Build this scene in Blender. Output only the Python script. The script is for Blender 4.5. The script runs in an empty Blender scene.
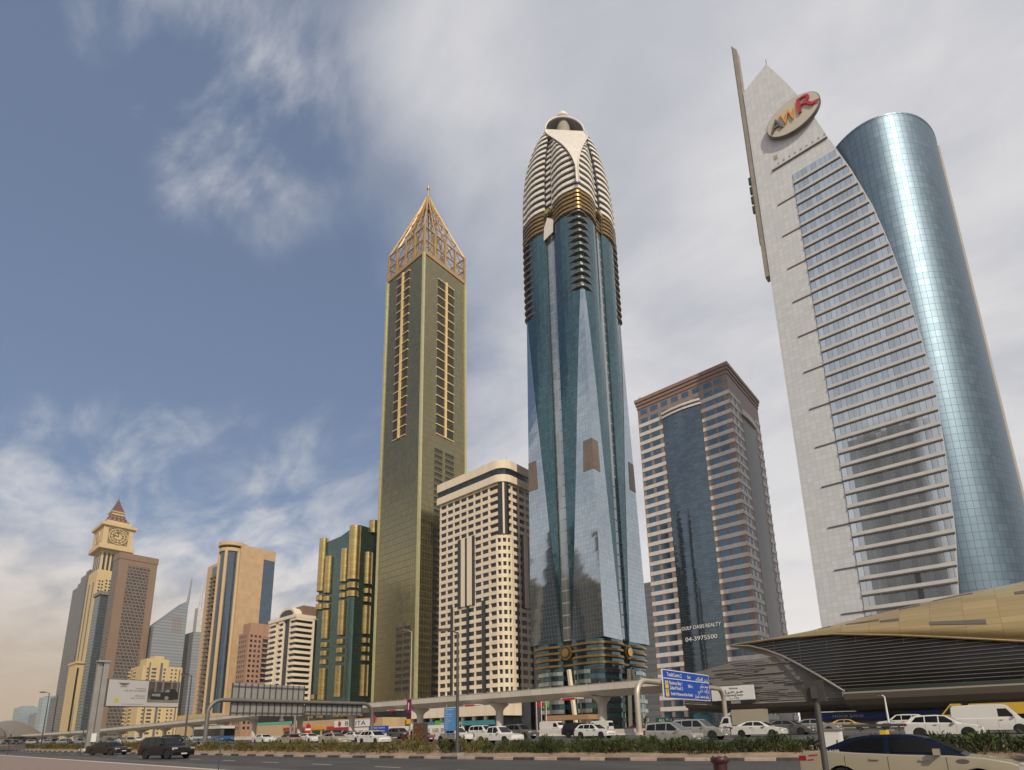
import bpy, bmesh, math, random
from mathutils import Vector, Matrix
random.seed(7)
R = math.radians
sc = bpy.context.scene
COL = sc.collection

# ------------------------------------------------------------------ camera
# X runs along the highway (to the right), Y across it (away), Z up
AZ, TH, ROLL, EYE = R(49.0), R(13.3), R(1.15), 1.75
fwd = Vector((-math.cos(AZ)*math.cos(TH), math.sin(AZ)*math.cos(TH), math.sin(TH)))
right = Vector((math.sin(AZ), math.cos(AZ), 0))
up = right.cross(fwd)
r2 = right*math.cos(ROLL) - up*math.sin(ROLL)*-1*-1
u2 = up*math.cos(ROLL) + right*math.sin(ROLL)
cam_d = bpy.data.cameras.new('camera')
cam = bpy.data.objects.new('camera', cam_d); COL.objects.link(cam)
m = Matrix((r2, u2, -fwd)).transposed().to_4x4()
m.translation = (0, 0, EYE)
cam.matrix_world = m
cam_d.sensor_width = 36.0
cam_d.lens = 569.0/1024*36.0
cam_d.shift_y = (596.5-385)/1024
cam_d.clip_start, cam_d.clip_end = 0.1, 12000
sc.camera = cam
CAMP = Vector((0, 0, EYE))

# ------------------------------------------------------------------ light
SUN_EL = R(38)
sd = Vector((0.86*math.cos(SUN_EL), -0.51*math.cos(SUN_EL), math.sin(SUN_EL)))
sun_d = bpy.data.lights.new('sun', 'SUN'); sun_d.energy = 3.0; sun_d.angle = R(0.6); sun_d.color = (1.0, 0.87, 0.68)
sun = bpy.data.objects.new('sun', sun_d); COL.objects.link(sun)
sun.rotation_euler = sd.to_track_quat('Z', 'Y').to_euler()
sun.location = (0, 0, 400)

world = bpy.data.worlds.new('World'); sc.world = world; world.use_nodes = True
NT = world.node_tree; N = NT.nodes; L = NT.links
N.clear()
def wn(t, **k):
    n = N.new(t)
    for a, b in k.items(): setattr(n, a, b)
    return n
def wmath(op, a, b=None, c=None, clamp=False):
    n = wn('ShaderNodeMath', operation=op, use_clamp=clamp)
    for i, s in enumerate((a, b, c)):
        if s is None: continue
        if isinstance(s, (int, float)): n.inputs[i].default_value = s
        else: L.new(s, n.inputs[i])
    return n.outputs[0]
def wrange(v, a, b, c=0.0, d=1.0, smooth=True):
    n = wn('ShaderNodeMapRange', interpolation_type='SMOOTHSTEP' if smooth else 'LINEAR')
    L.new(v, n.inputs[0])
    for i, x in zip((1, 2, 3, 4), (a, b, c, d)): n.inputs[i].default_value = x
    return n.outputs[0]
def wdot(vec, d):
    n = wn('ShaderNodeVectorMath', operation='DOT_PRODUCT'); L.new(vec, n.inputs[0]); n.inputs[1].default_value = d
    return n.outputs['Value']
def wmix(f, a, b):
    n = wn('ShaderNodeMix', data_type='RGBA')
    if isinstance(f, float): n.inputs[0].default_value = f
    else: L.new(f, n.inputs[0])
    for i, s in ((6, a), (7, b)):
        if isinstance(s, tuple): n.inputs[i].default_value = (*s, 1)
        else: L.new(s, n.inputs[i])
    return n.outputs[2]
tc = wn('ShaderNodeTexCoord'); DIR = tc.outputs['Generated']
sep = wn('ShaderNodeSeparateXYZ'); L.new(DIR, sep.inputs[0])
sky = wn('ShaderNodeTexSky', sky_type='NISHITA', sun_disc=False)
sky.sun_elevation = SUN_EL; sky.sun_rotation = math.atan2(sd.x, sd.y)
sky.air_density = 1.0; sky.dust_density = 1.6; sky.ozone_density = 1.6; sky.altitude = 20
zc = wmath('ADD', wmath('MAXIMUM', sep.outputs[2], 0.0), 0.16)
px, py = wmath('DIVIDE', sep.outputs[0], zc), wmath('DIVIDE', sep.outputs[1], zc)
cmb = wn('ShaderNodeCombineXYZ'); L.new(px, cmb.inputs[0]); L.new(py, cmb.inputs[1])
def wnoise(scale, detail, rough, dist, stretch=(1, 1, 1), rot=0.0, off=(0, 0, 0)):
    mp = wn('ShaderNodeMapping'); L.new(cmb.outputs[0], mp.inputs[0])
    mp.inputs['Scale'].default_value = stretch; mp.inputs['Rotation'].default_value = (0, 0, rot); mp.inputs['Location'].default_value = off
    n = wn('ShaderNodeTexNoise'); L.new(mp.outputs[0], n.inputs['Vector'])
    n.inputs['Scale'].default_value = scale; n.inputs['Detail'].default_value = detail
    n.inputs['Roughness'].default_value = rough; n.inputs['Distortion'].default_value = dist
    return n.outputs['Fac']
n_big = wnoise(0.9, 6, 0.55, 0.4, (1, 1, 1), 0.3, (3.1, 1.7, 0))
n_str = wnoise(2.3, 9, 0.60, 0.5, (0.75, 1.3, 1), R(-20), (7.3, 2.2, 0))
n_wsp = wnoise(3.0, 10, 0.60, 0.45, (0.75, 1.25, 1), R(100), (4.4, 1.3, 0))
n_cir = wnoise(3.6, 9, 0.58, 0.4, (0.7, 1.4, 1), R(62), (2.2, 5.1, 0))
n_shade = wnoise(1.3, 5, 0.55, 0.2, (1, 1.3, 1), 0.9, (1.3, 9.2, 0))
lat = wdot(DIR, (math.sin(AZ), math.cos(AZ), 0.0))          # left (-) to right (+) of the street view
nz = wmath('ADD', wmath('MULTIPLY', n_big, 0.55), wmath('MULTIPLY', n_str, 0.45))
bias = wrange(lat, -0.23, 0.20, 0.0, 0.47)
bias = wmath('ADD', bias, wrange(wdot(DIR, (-math.cos(AZ), math.sin(AZ), 0.0)), 0.15, -0.35, 0.0, 0.30))
bias = wmath('ADD', bias, wrange(sep.outputs[2], 0.56, 0.24, 0.0, 0.23))
bias = wmath('ADD', bias, wmath('MULTIPLY', wrange(wdot(DIR, (-0.615, 0.172, 0.770)), 0.976, 0.9998), wmath('MULTIPLY_ADD', n_wsp, 1.25, -0.52)))
bias = wmath('ADD', bias, wmath('MULTIPLY', wrange(wdot(DIR, (-0.39, 0.40, 0.83)), 0.985, 1.0), 0.10))
bias = wmath('ADD', bias, wmath('MULTIPLY', wmath('MULTIPLY', wrange(lat, -0.05, -0.35), wrange(sep.outputs[2], 0.66, 0.40)), wmath('MULTIPLY_ADD', n_cir, 0.9, -0.40)))
bias = wmath('SUBTRACT', bias, wrange(wdot(DIR, (-0.77, 0.17, 0.61)), 0.90, 1.0, 0.0, 0.10))
cloud = wrange(wmath('ADD', nz, bias), 0.47, 0.92)
cloud = wmath('MULTIPLY', cloud, wmath('MULTIPLY_ADD', n_wsp, 0.22, 0.80), clamp=True)
warm = wmath('MULTIPLY', wrange(sep.outputs[2], 0.32, 0.0), wrange(lat, 0.10, -0.62))
ccol = wmix(wrange(wmath('ADD', wmath('MULTIPLY', n_shade, .7), wmath('MULTIPLY', n_wsp, .3)), 0.36, 0.62), (4.9, 5.0, 5.45), (7.0, 6.9, 7.0))
ccol = wmix(wrange(sep.outputs[2], 0.55, 0.05), ccol, (8.3, 7.95, 7.7))
ccol = wmix(warm, ccol, (5.2, 4.05, 2.9))
base = wmix(0.46, sky.outputs[0], (1.9, 2.55, 3.85))
base = wmix(wrange(sep.outputs[2], 0.34, 0.0), base, (5.6, 5.1, 4.7))
base = wmix(warm, base, (5.0, 3.9, 2.8))
final = wmix(cloud, base, ccol)
bg = wn('ShaderNodeBackground'); L.new(final, bg.inputs[0]); bg.inputs[1].default_value = 0.1
wo = wn('ShaderNodeOutputWorld'); L.new(bg.outputs[0], wo.inputs[0])

sc.view_settings.view_transform = 'Standard'; sc.view_settings.look = 'None'
sc.view_settings.exposure = 0.12; sc.view_settings.gamma = 1.0; sc.view_settings.use_curve_mapping = False
sc.render.engine = 'CYCLES'
sc.cycles.use_denoising = True
sc.cycles.max_bounces = 6; sc.cycles.diffuse_bounces = 2; sc.cycles.glossy_bounces = 4; sc.cycles.transmission_bounces = 2
sc.cycles.caustics_reflective = False; sc.cycles.caustics_refractive = False

# ------------------------------------------------------------------ materials
MATS = {}
def _new(name):
    mt = bpy.data.materials.new(name); mt.use_nodes = True
    MATS[name] = mt
    return mt, mt.node_tree, mt.node_tree.nodes['Principled BSDF']
class NB:
    def __init__(s, nt): s.nt = nt; s.n = nt.nodes; s.l = nt.links
    def node(s, t, **k):
        n = s.n.new(t)
        for a, b in k.items(): setattr(n, a, b)
        return n
    def put(s, n, i, v):
        if v is None: return
        if isinstance(v, (int, float)): n.inputs[i].default_value = v
        elif isinstance(v, tuple): n.inputs[i].default_value = v if len(v) != 3 or n.inputs[i].type != 'RGBA' else (*v, 1)
        else: s.l.new(v, n.inputs[i])
    def math(s, op, a, b=None, c=None, clamp=False):
        n = s.node('ShaderNodeMath', operation=op, use_clamp=clamp)
        for i, v in enumerate((a, b, c)): s.put(n, i, v)
        return n.outputs[0]
    def vmath(s, op, a, b=None):
        n = s.node('ShaderNodeVectorMath', operation=op); s.put(n, 0, a); s.put(n, 1, b)
        return n.outputs[0]
    def mix(s, f, a, b):
        n = s.node('ShaderNodeMix', data_type='RGBA'); s.put(n, 0, f); s.put(n, 6, a); s.put(n, 7, b)
        return n.outputs[2]
    def rng(s, v, a, b, c=0., d=1.):
        n = s.node('ShaderNodeMapRange'); s.put(n, 0, v)
        for i, x in zip((1, 2, 3, 4), (a, b, c, d)): n.inputs[i].default_value = x
        return n.outputs[0]
    def noise(s, vec, scale, detail=4, rough=.55):
        n = s.node('ShaderNodeTexNoise'); s.put(n, 'Vector', vec)
        n.inputs['Scale'].default_value = scale; n.inputs['Detail'].default_value = detail; n.inputs['Roughness'].default_value = rough
        return n.outputs['Fac']
def mat(name, col, rough=.6, metal=0., var=.12, scale=.4, bump=0., bscale=8., streak=False, spec=.5, coat=0.):
    """plain surface with uneven tone; streak stretches the unevenness down the wall (rain and dust)"""
    if name in MATS: return MATS[name]
    mt, nt, b = _new(name); k = NB(nt)
    tcn = k.node('ShaderNodeTexCoord').outputs['Object']
    if streak:
        mp = k.node('ShaderNodeMapping'); k.put(mp, 0, tcn); mp.inputs['Scale'].default_value = (1, 1, .08); v = mp.outputs[0]
    else: v = tcn
    f = k.noise(v, scale, 5)
    lo = tuple(c*(1-var) for c in col); hi = tuple(min(1, c*(1+var)) for c in col)
    k.put(b, 'Base Color', k.mix(k.rng(f, .3, .7), lo, hi))
    b.inputs['Roughness'].default_value = rough; b.inputs['Metallic'].default_value = metal
    b.inputs['Specular IOR Level'].default_value = spec; b.inputs['Coat Weight'].default_value = coat
    b.inputs['Coat Roughness'].default_value = .05
    if bump:
        bn = k.node('ShaderNodeBump'); bn.inputs['Strength'].default_value = bump; bn.inputs['Distance'].default_value = .05
        k.put(bn, 'Height', k.noise(tcn, bscale, 4)); k.l.new(bn.outputs[0], b.inputs['Normal'])
    return mt
def grid(name, col, line, w, h, lw=.08, lh=None, rough=.1, metal=.8, var=.15, tilt=.0, lrough=.5, lmetal=.0, dark=0., darkcol=None, wob=0., shift=0., ior=1.5):
    """panels laid out in metres along the wall (UV): joints, panel-to-panel tone, slightly tilted panes"""
    if name in MATS: return MATS[name]
    mt, nt, b = _new(name); k = NB(nt)
    lh = lw if lh is None else lh
    uvn = k.node('ShaderNodeUVMap', uv_map='UVMap').outputs[0]
    s = k.node('ShaderNodeSeparateXYZ'); k.put(s, 0, uvn)
    row = k.math('DIVIDE', s.outputs[1], h)
    uu = k.math('DIVIDE', s.outputs[0], w)
    if shift: uu = k.math('ADD', uu, k.math('MULTIPLY', k.math('FLOOR', row), shift))
    fu, fv = k.math('FRACT', uu), k.math('FRACT', row)
    iu, iv = k.math('FLOOR', uu), k.math('FLOOR', row)
    c = k.node('ShaderNodeCombineXYZ'); k.put(c, 0, iu); k.put(c, 1, iv)
    wn_ = k.node('ShaderNodeTexWhiteNoise', noise_dimensions='2D'); k.put(wn_, 'Vector', c.outputs[0])
    rnd, rcol = wn_.outputs['Value'], wn_.outputs['Color']
    ln = k.math('MAXIMUM', k.math('LESS_THAN', fu, lw/w), k.math('LESS_THAN', fv, lh/h))
    lo = tuple(x*(1-var) for x in col); hi = tuple(min(1, x*(1+var)) for x in col)
    pc = k.mix(rnd, lo, hi)
    if dark: pc = k.mix(k.math('LESS_THAN', rnd, dark), pc, darkcol or tuple(x*.4 for x in col))
    k.put(b, 'Base Color', k.mix(ln, pc, line))
    k.put(b, 'Roughness', k.mix(ln, k.mix(rnd, (rough,)*3, (rough*1.15,)*3), (lrough,)*3))
    k.put(b, 'Metallic', k.math('MULTIPLY_ADD', ln, lmetal-metal, metal))
    b.inputs['IOR'].default_value = ior
    if tilt or wob:
        geo = k.node('ShaderNodeNewGeometry').outputs['Normal']
        v = k.vmath('SUBTRACT', rcol, (.5, .5, .5))
        sc_ = k.node('ShaderNodeVectorMath', operation='SCALE'); k.put(sc_, 0, v); sc_.inputs['Scale'].default_value = tilt
        v = sc_.outputs[0]
        if wob:
            nn = k.node('ShaderNodeTexNoise'); k.put(nn, 'Vector', uvn); nn.inputs['Scale'].default_value = .35; nn.inputs['Detail'].default_value = 2
            v2 = k.vmath('SUBTRACT', nn.outputs['Color'], (.5, .5, .5))
            s2 = k.node('ShaderNodeVectorMath', operation='SCALE'); k.put(s2, 0, v2); s2.inputs['Scale'].default_value = wob
            v = k.vmath('ADD', v, s2.outputs[0])
        nv = k.vmath('NORMALIZE', k.vmath('ADD', geo, v))
        k.l.new(nv, b.inputs['Normal'])
    return mt

M_white_stone = grid('white_cladding', (.57, .59, .625), (.42, .43, .45), 1.5, 1.45, .07, rough=.45, metal=0, var=.06)
M_pale_band = mat('pale_band', (.54, .53, .53), .5, var=.08)
M_dark_joint = mat('dark_joint', (.10, .09, .085), .6)
M_ribbon = grid('ribbon_glass', (.50, .555, .61), (.12, .13, .14), 1.35, 40, .09, 0, rough=.06, metal=.75, var=.15, tilt=.012, dark=.05)
M_drum = grid('drum_glass', (.145, .205, .265), (.05, .075, .10), 1.55, 2.08, .10, rough=.44, metal=.90, var=.06, tilt=.006, wob=.008, lmetal=.3)
M_brown_granite = grid('brown_granite', (.25, .195, .185), (.16, .125, .115), 1.3, .98, .05, rough=.5, metal=0, var=.12)
M_beige_stone = mat('beige_stone', (.62, .58, .54), .6, var=.10, streak=True, scale=.7)
M_blue_curtain = grid('blue_curtain', (.105, .145, .185), (.05, .06, .07), 2.2, .98, .05, .10, rough=.08, metal=.85, var=.12, tilt=.016, wob=.01)
M_blue_pane = mat('blue_pane', (.075, .13, .185), .07, .8, var=.25, scale=.15)
M_dark_glass = grid('dark_glass', (.035, .045, .055), (.02, .02, .02), 2.2, 2.0, .08, rough=.10, metal=.5, var=.3, tilt=.02)
M_rose = grid('teal_glass', (.085, .155, .175), (.03, .05, .06), 1.5, 2.0, .07, rough=.09, metal=.9, var=.12, tilt=.012, wob=.005, lmetal=.4)
M_rose_sail = grid('silver_glass', (.41, .475, .52), (.22, .25, .27), 1.5, 2.0, .07, rough=.05, metal=.95, var=.07, tilt=.003, wob=.001, lmetal=.5)
M_rose_strip = grid('ladder_glass', (.36, .40, .43), (.33, .30, .24), 2.4, 5.4, .12, .55, rough=.10, metal=.8, var=.1, tilt=.012)
M_bronze = mat('bronze', (.30, .19, .07), .35, .8, var=.2)
M_brown_louvre = mat('brown_louvre', (.19, .15, .12), .5, .3)
M_fin = mat('white_fin', (.66, .63, .58), .5, var=.06)
M_shield = grid('shield_panel', (.62, .58, .53), (.45, .42, .38), 1.6, 3.0, .07, rough=.4, metal=0, var=.05)
M_gold_leaf = mat('gold_metal', (.62, .40, .10), .25, .9, var=.15)
M_gold_facade = grid('gold_glass', (.28, .24, .13), (.15, .135, .08), 1.9, 3.9, .20, .34, rough=.15, metal=.88, var=.07, tilt=.010, wob=.006, lmetal=.5)
M_gold_stone = mat('gold_frame', (.42, .275, .115), .42, .35, var=.12)
M_gold_bright = mat('bright_gold', (.78, .58, .26), .4, .3, var=.1)
M_gold_strip = mat('gold_strip', (.46, .44, .25), .45, .2, var=.10)
M_cream = mat('cream_concrete', (.74, .64, .50), .7, var=.08, streak=True, scale=.5)
M_black_glass = mat('black_glass', (.018, .018, .02), .12, .0, var=.3, spec=.6)
M_green = grid('green_glass', (.085, .14, .122), (.02, .05, .045), 1.4, 1.9, .06, rough=.10, metal=.85, var=.15, tilt=.012, lmetal=.5)
M_gold_tube = grid('gold_tube', (.50, .37, .15), (.24, .17, .07), 60, 2.4, 0, .14, rough=.22, metal=.9, var=.10, lmetal=.8, lrough=.3)
M_tan = mat('tan_stone', (.50, .36, .20), .65, var=.09, streak=True, scale=.5)
M_tan_panel = grid('tan_panels', (.47, .325, .185), (.36, .25, .14), 3.0, 3.6, .08, rough=.6, metal=0, var=.08)
M_yellow = mat('yellow_render', (.53, .41, .215), .75, var=.07, streak=True, scale=.4)
M_pinkish = mat('pink_render', (.36, .21, .145), .75, var=.09, streak=True, scale=.4)
M_brown_wall = mat('brown_cladding', (.20, .135, .09), .6, var=.10, streak=True, scale=.4)
M_grey_tower = grid('grey_tower', (.19, .195, .20), (.07, .075, .08), 2.4, 3.6, .7, 1.2, rough=.4, metal=.2, var=.15)
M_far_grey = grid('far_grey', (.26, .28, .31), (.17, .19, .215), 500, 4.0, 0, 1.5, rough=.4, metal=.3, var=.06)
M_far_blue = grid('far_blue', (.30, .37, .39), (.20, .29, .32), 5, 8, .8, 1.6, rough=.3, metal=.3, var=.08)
M_purple = mat('maroon_roof', (.10, .045, .04), .55, var=.2)
M_concrete = mat('pale_concrete', (.56, .52, .46), .8, var=.10, bump=.15, bscale=3, streak=True, scale=.8)
M_concrete_dk = mat('grey_concrete', (.30, .275, .24), .8, var=.14, bump=.15, bscale=3)
M_gold_roof = grid('champagne_roof', (.45, .335, .165), (.25, .185, .10), 3.75, 1.15, .05, .05, rough=.34, metal=.6, var=.09, lmetal=.5)
M_louvre = mat('grey_louvre', (.24, .225, .205), .45, .4, var=.15)
M_louvre_dk = mat('dark_glazing', (.022, .022, .024), .25, .2)
M_belly = grid('taupe_panels', (.235, .20, .165), (.14, .12, .10), 4.5, 30, .06, 0, rough=.45, metal=.3, var=.06)
M_steel = mat('galvanised_steel', (.36, .35, .33), .45, .6, var=.12)
M_dark_steel = mat('dark_steel', (.10, .10, .10), .5, .5)
M_tan_steel = mat('pale_steel', (.47, .42, .35), .45, .4, var=.08)
M_asphalt = mat('asphalt', (.062, .060, .060), .85, var=.22, scale=.25, bump=.25, bscale=40)
M_deck = grid('deck_segments', (.56, .52, .46), (.34, .31, .27), 500, 3.3, 0, .07, rough=.8, metal=0, var=.07)
M_asphalt_lt = mat('worn_asphalt', (.105, .10, .095), .85, var=.16, scale=.3, bump=.25, bscale=40)
M_paint = mat('road_paint', (.62, .60, .55), .7, var=.15, scale=3)
M_soil = mat('sandy_soil', (.25, .175, .12), .95, var=.25, scale=1.5, bump=.5, bscale=5)
M_sand = mat('sandy_ground', (.34, .28, .21), .95, var=.15, scale=.02)
M_black = mat('black_rubber', (.016, .016, .017), .8)
M_rim = mat('alloy_rim', (.42, .42, .43), .35, .8)
M_carglass = mat('car_glass', (.008, .009, .01), .08, 0, spec=.3)
M_red_lamp = mat('red_lamp', (.28, .012, .012), .2, coat=.5)
M_head_lamp = mat('clear_lamp', (.60, .60, .58), .12, .3, coat=.5)
M_trim = mat('black_trim', (.022, .022, .022), .5)
M_sign_white = mat('sign_white', (.72, .72, .71), .5, var=.03)
M_sign_blue = mat('sign_blue', (.015, .075, .42), .45, var=.04)
M_sign_green = mat('sign_green', (.01, .10, .055), .5, var=.05)
M_sign_teal = mat('sign_teal', (.04, .24, .30), .5, var=.05)
M_sky_blue = mat('banner_blue', (.09, .28, .60), .5, var=.12, scale=1.2)
M_magenta = mat('banner_magenta', (.22, .015, .10), .5, var=.1)
M_yellow_p = mat('signal_yellow', (.75, .48, .03), .5, var=.05)
M_green_p = mat('bright_green', (.10, .40, .06), .5, var=.05)
M_orange = mat('logo_orange', (.70, .30, .03), .45, var=.05)
M_red = mat('logo_red', (.42, .012, .03), .45, var=.05)
M_dkred = mat('maroon_paint', (.04, .006, .009), .35, coat=.3, var=.15)
M_charcoal = mat('logo_grey', (.12, .11, .10), .5)
M_canopy = mat('brown_canopy', (.38, .22, .11), .5, var=.1)

def pavers():
    mt, nt, b = _new('pink_pavers'); k = NB(nt)
    g = k.node('ShaderNodeTexCoord').outputs['Object']
    br = k.node('ShaderNodeTexBrick'); k.put(br, 'Vector', g)
    br.inputs['Scale'].default_value = 2.2; br.inputs['Mortar Size'].default_value = .018
    br.inputs['Color1'].default_value = (.29, .215, .19, 1); br.inputs['Color2'].default_value = (.25, .18, .16, 1); br.inputs['Mortar'].default_value = (.17, .13, .11, 1)
    f = k.noise(g, .35, 6)
    k.put(b, 'Base Color', k.mix(k.rng(f, .35, .75, 0, .55), br.outputs['Color'], (.25, .19, .165)))
    b.inputs['Roughness'].default_value = .85
    return mt
M_pavers = pavers()
def wear(mt):
    # tyre-polished tracks and darker patches running along the road
    nt = mt.node_tree; k = NB(nt); b = nt.nodes['Principled BSDF']
    src = b.inputs['Base Color'].links[0].from_socket
    mp = k.node('ShaderNodeMapping'); k.put(mp, 0, k.node('ShaderNodeTexCoord').outputs['Object']); mp.inputs['Scale'].default_value = (.012, .9, 1)
    f = k.noise(mp.outputs[0], 1.0, 4); g = k.noise(k.node('ShaderNodeTexCoord').outputs['Object'], .11, 3)
    c = k.mix(k.rng(f, .42, .66, 0, .45), src, (.030, .030, .031))
    c = k.mix(k.rng(g, .56, .60, 0, .28), c, (.105, .10, .095))
    k.put(b, 'Base Color', c)
wear(M_asphalt); wear(M_asphalt_lt)
def kerb_mat():
    mt, nt, b = _new('striped_kerb'); k = NB(nt)
    uvn = k.node('ShaderNodeUVMap', uv_map='UVMap').outputs[0]
    s = k.node('ShaderNodeSeparateXYZ'); k.put(s, 0, uvn)
    st = k.math('LESS_THAN', k.math('FRACT', k.math('DIVIDE', s.outputs[0], 3.0)), .5)
    f = k.noise(k.node('ShaderNodeTexCoord').outputs['Object'], 2.5, 6)
    a = k.mix(k.rng(f, .35, .7), (.40, .32, .27), (.30, .22, .18)); d = k.mix(k.rng(f, .35, .7), (.03, .03, .03), (.08, .07, .065))
    k.put(b, 'Base Color', k.mix(st, a, d)); b.inputs['Roughness'].default_value = .8
    return mt
M_kerb = kerb_mat()
def leafmat(name, a, b_):
    mt, nt, b = _new(name); k = NB(nt)
    info = k.node('ShaderNodeObjectInfo').outputs['Random']
    f = k.noise(k.node('ShaderNodeTexCoord').outputs['Object'], 2.2, 3)
    v = k.math('ADD', k.math('MULTIPLY', f, .8), k.math('MULTIPLY', info, .35))
    k.put(b, 'Base Color', k.mix(k.rng(v, .3, .85), a, b_)); b.inputs['Roughness'].default_value = .7
    b.inputs['Specular IOR Level'].default_value = .2
    return mt
M_leaf_dk = leafmat('dark_leaf', (.032, .045, .016), (.075, .095, .035))
M_leaf_olive = leafmat('olive_leaf', (.075, .08, .02), (.17, .135, .05))
M_leaf_palm = leafmat('palm_leaf', (.06, .08, .03), (.14, .14, .06))
M_twig = mat('dry_twig', (.16, .10, .06), .9)
def paint(name, col, rough=.28, metal=.0):
    return mat('paint_'+name, col, rough, metal, var=.03, scale=.6, coat=.6 if max(col) > .05 else .12, spec=.5 if max(col) > .05 else .25)
P_white, P_silver, P_grey = paint('white', (.66, .65, .63)), paint('silver', (.40, .40, .39), .3, .5), paint('grey', (.16, .155, .15), .3, .5)
P_black, P_red, P_cream = paint('black', (.012, .012, .013)), paint('dark_red', (.13, .014, .018)), paint('cream', (.36, .32, .235))
P_beige, P_blue, P_yellow = paint('beige', (.40, .34, .25), .3, .2), paint('roof_blue', (.003, .008, .026)), paint('yellow', (.62, .38, .03))
P_brown = paint('dark_brown', (.03, .022, .018)); P_busblue = paint('bus_blue', (.03, .12, .30))

# ------------------------------------------------------------------ geometry helpers
def world_loc(o):
    v = Vector((0, 0, 0))
    while o is not None: v += o.location; o = o.parent
    return v
class MB:
    def __init__(s): s.v = []; s.f = []; s.uv = []; s.mi = []; s.sm = []
    def poly(s, pts, uv=None, mi=0):
        i = len(s.v); pts = [Vector(p) for p in pts]; s.v += pts
        if uv is None:
            n = Vector((0, 0, 0))
            for a, b in zip(pts, pts[1:]+pts[:1]): n += a.cross(b)
            if n.length > 1e-9: n.normalize()
            if abs(n.z) > .75: uv = [(p.x, p.y) for p in pts]
            else:
                t = Vector((-n.y, n.x, 0))
                if t.length < 1e-6: t = Vector((1, 0, 0))
                t.normalize(); uv = [(p.dot(t), p.z) for p in pts]
        s.f.append(tuple(range(i, i+len(pts)))); s.uv.append(uv); s.mi.append(mi); s.sm.append(False)
        return s
    def box(s, x0, x1, y0, y1, z0, z1, mi=0):
        p = [(x0,y0,z0),(x1,y0,z0),(x1,y1,z0),(x0,y1,z0),(x0,y0,z1),(x1,y0,z1),(x1,y1,z1),(x0,y1,z1)]
        for q in ((0,3,2,1),(4,5,6,7),(0,1,5,4),(1,2,6,5),(2,3,7,6),(3,0,4,7)): s.poly([p[i] for i in q], mi=mi)
        return s
    def bar(s, a, b, w, h=None, mi=0):
        a, b = Vector(a), Vector(b); d = (b-a).normalized(); h = h or w
        u = d.cross(Vector((0, 0, 1)))
        if u.length < 1e-4: u = Vector((1, 0, 0))
        u.normalize(); v = u.cross(d)
        c = [(u*sx*w/2+v*sy*h/2) for sx, sy in ((-1,-1),(1,-1),(1,1),(-1,1))]
        A = [a+k for k in c]; B = [b+k for k in c]
        for i in range(4): s.poly([A[i], A[(i+1)%4], B[(i+1)%4], B[i]], mi=mi)
        s.poly(A[::-1], mi=mi); s.poly(B, mi=mi)
        return s
    def prism(s, pts, vec, mi=0):
        """pts: planar polygon (3D); pushed along vec"""
        vec = Vector(vec); A = [Vector(p) for p in pts]; B = [p+vec for p in A]; n = len(A)
        nn = Vector((0, 0, 0))
        for a, b in zip(A, A[1:]+A[:1]): nn += a.cross(b)
        if nn.dot(vec) > 0: A, B = A[::-1], B[::-1]
        s.poly(A, mi=mi); s.poly(B[::-1], mi=mi)
        for i in range(n): s.poly([A[i], B[i], B[(i+1)%n], A[(i+1)%n]], mi=mi)
        return s
    def loft(s, rings, closed=True, cap0=True, cap1=True, mi=0, smooth=False):
        n = len(rings[0]); base = len(s.v)
        for r in rings: s.v += [Vector(p) for p in r]
        us = []
        for r in rings:
            u = [0.]
            for i in range(n): u.append(u[-1]+(Vector(r[(i+1)%n])-Vector(r[i])).length)
            us.append(u)
        ref = max(us, key=lambda u: u[-1])
        vs = [0.]
        for a, b in zip(rings, rings[1:]):
            vs.append(vs[-1]+max((Vector(q)-Vector(p)).length for p, q in zip(a, b)))
        zvar = max(abs(Vector(r[0]).z-Vector(rings[0][0]).z) for r in rings) > .5*vs[-1]
        if zvar: vs = [Vector(r[0]).z for r in rings]
        for j in range(len(rings)-1):
            for i in range(n if closed else n-1):
                k = (i+1) % n
                s.f.append((base+j*n+i, base+j*n+k, base+(j+1)*n+k, base+(j+1)*n+i))
                s.uv.append([(ref[i], vs[j]), (ref[i+1], vs[j]), (ref[i+1], vs[j+1]), (ref[i], vs[j+1])])
                s.mi.append(mi); s.sm.append(smooth)
        if closed and cap0: s.poly([tuple(p) for p in rings[0]][::-1], mi=mi)
        if closed and cap1: s.poly([tuple(p) for p in rings[-1]], mi=mi)
        return s
    def tube(s, path, r, n=8, mi=0, caps=True):
        path = [Vector(p) for p in path]; rings = []
        u = None
        for i, p in enumerate(path):
            d = (path[min(i+1, len(path)-1)]-path[max(i-1, 0)]).normalized()
            if u is None:
                u = d.cross(Vector((0, 0, 1)))
                if u.length < 1e-3: u = d.cross(Vector((0, 1, 0)))
            u = (u-d*u.dot(d)).normalized(); v = d.cross(u)
            rr = r[i] if isinstance(r, (list, tuple)) else r
            rings.append([p+(u*math.cos(2*math.pi*k/n)+v*math.sin(2*math.pi*k/n))*rr for k in range(n)])
        return s.loft(rings, cap0=caps, cap1=caps, mi=mi, smooth=True)
    def cyl(s, c, r, z0, z1, n=24, mi=0, smooth=True):
        return s.loft([[(c[0]+r*math.cos(2*math.pi*k/n), c[1]+r*math.sin(2*math.pi*k/n), z) for k in range(n)] for z in (z0, z1)], mi=mi, smooth=smooth)
    def disc(s, c, axis, r, d, n=24, mi=0):
        """short cylinder centred at c, pointing along axis"""
        ax = Vector(axis).normalized(); u = ax.orthogonal().normalized(); v = ax.cross(u); c = Vector(c)
        return s.loft([[c+ax*t+(u*math.cos(2*math.pi*k/n)+v*math.sin(2*math.pi*k/n))*r for k in range(n)] for t in (0, d)], mi=mi)
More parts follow.
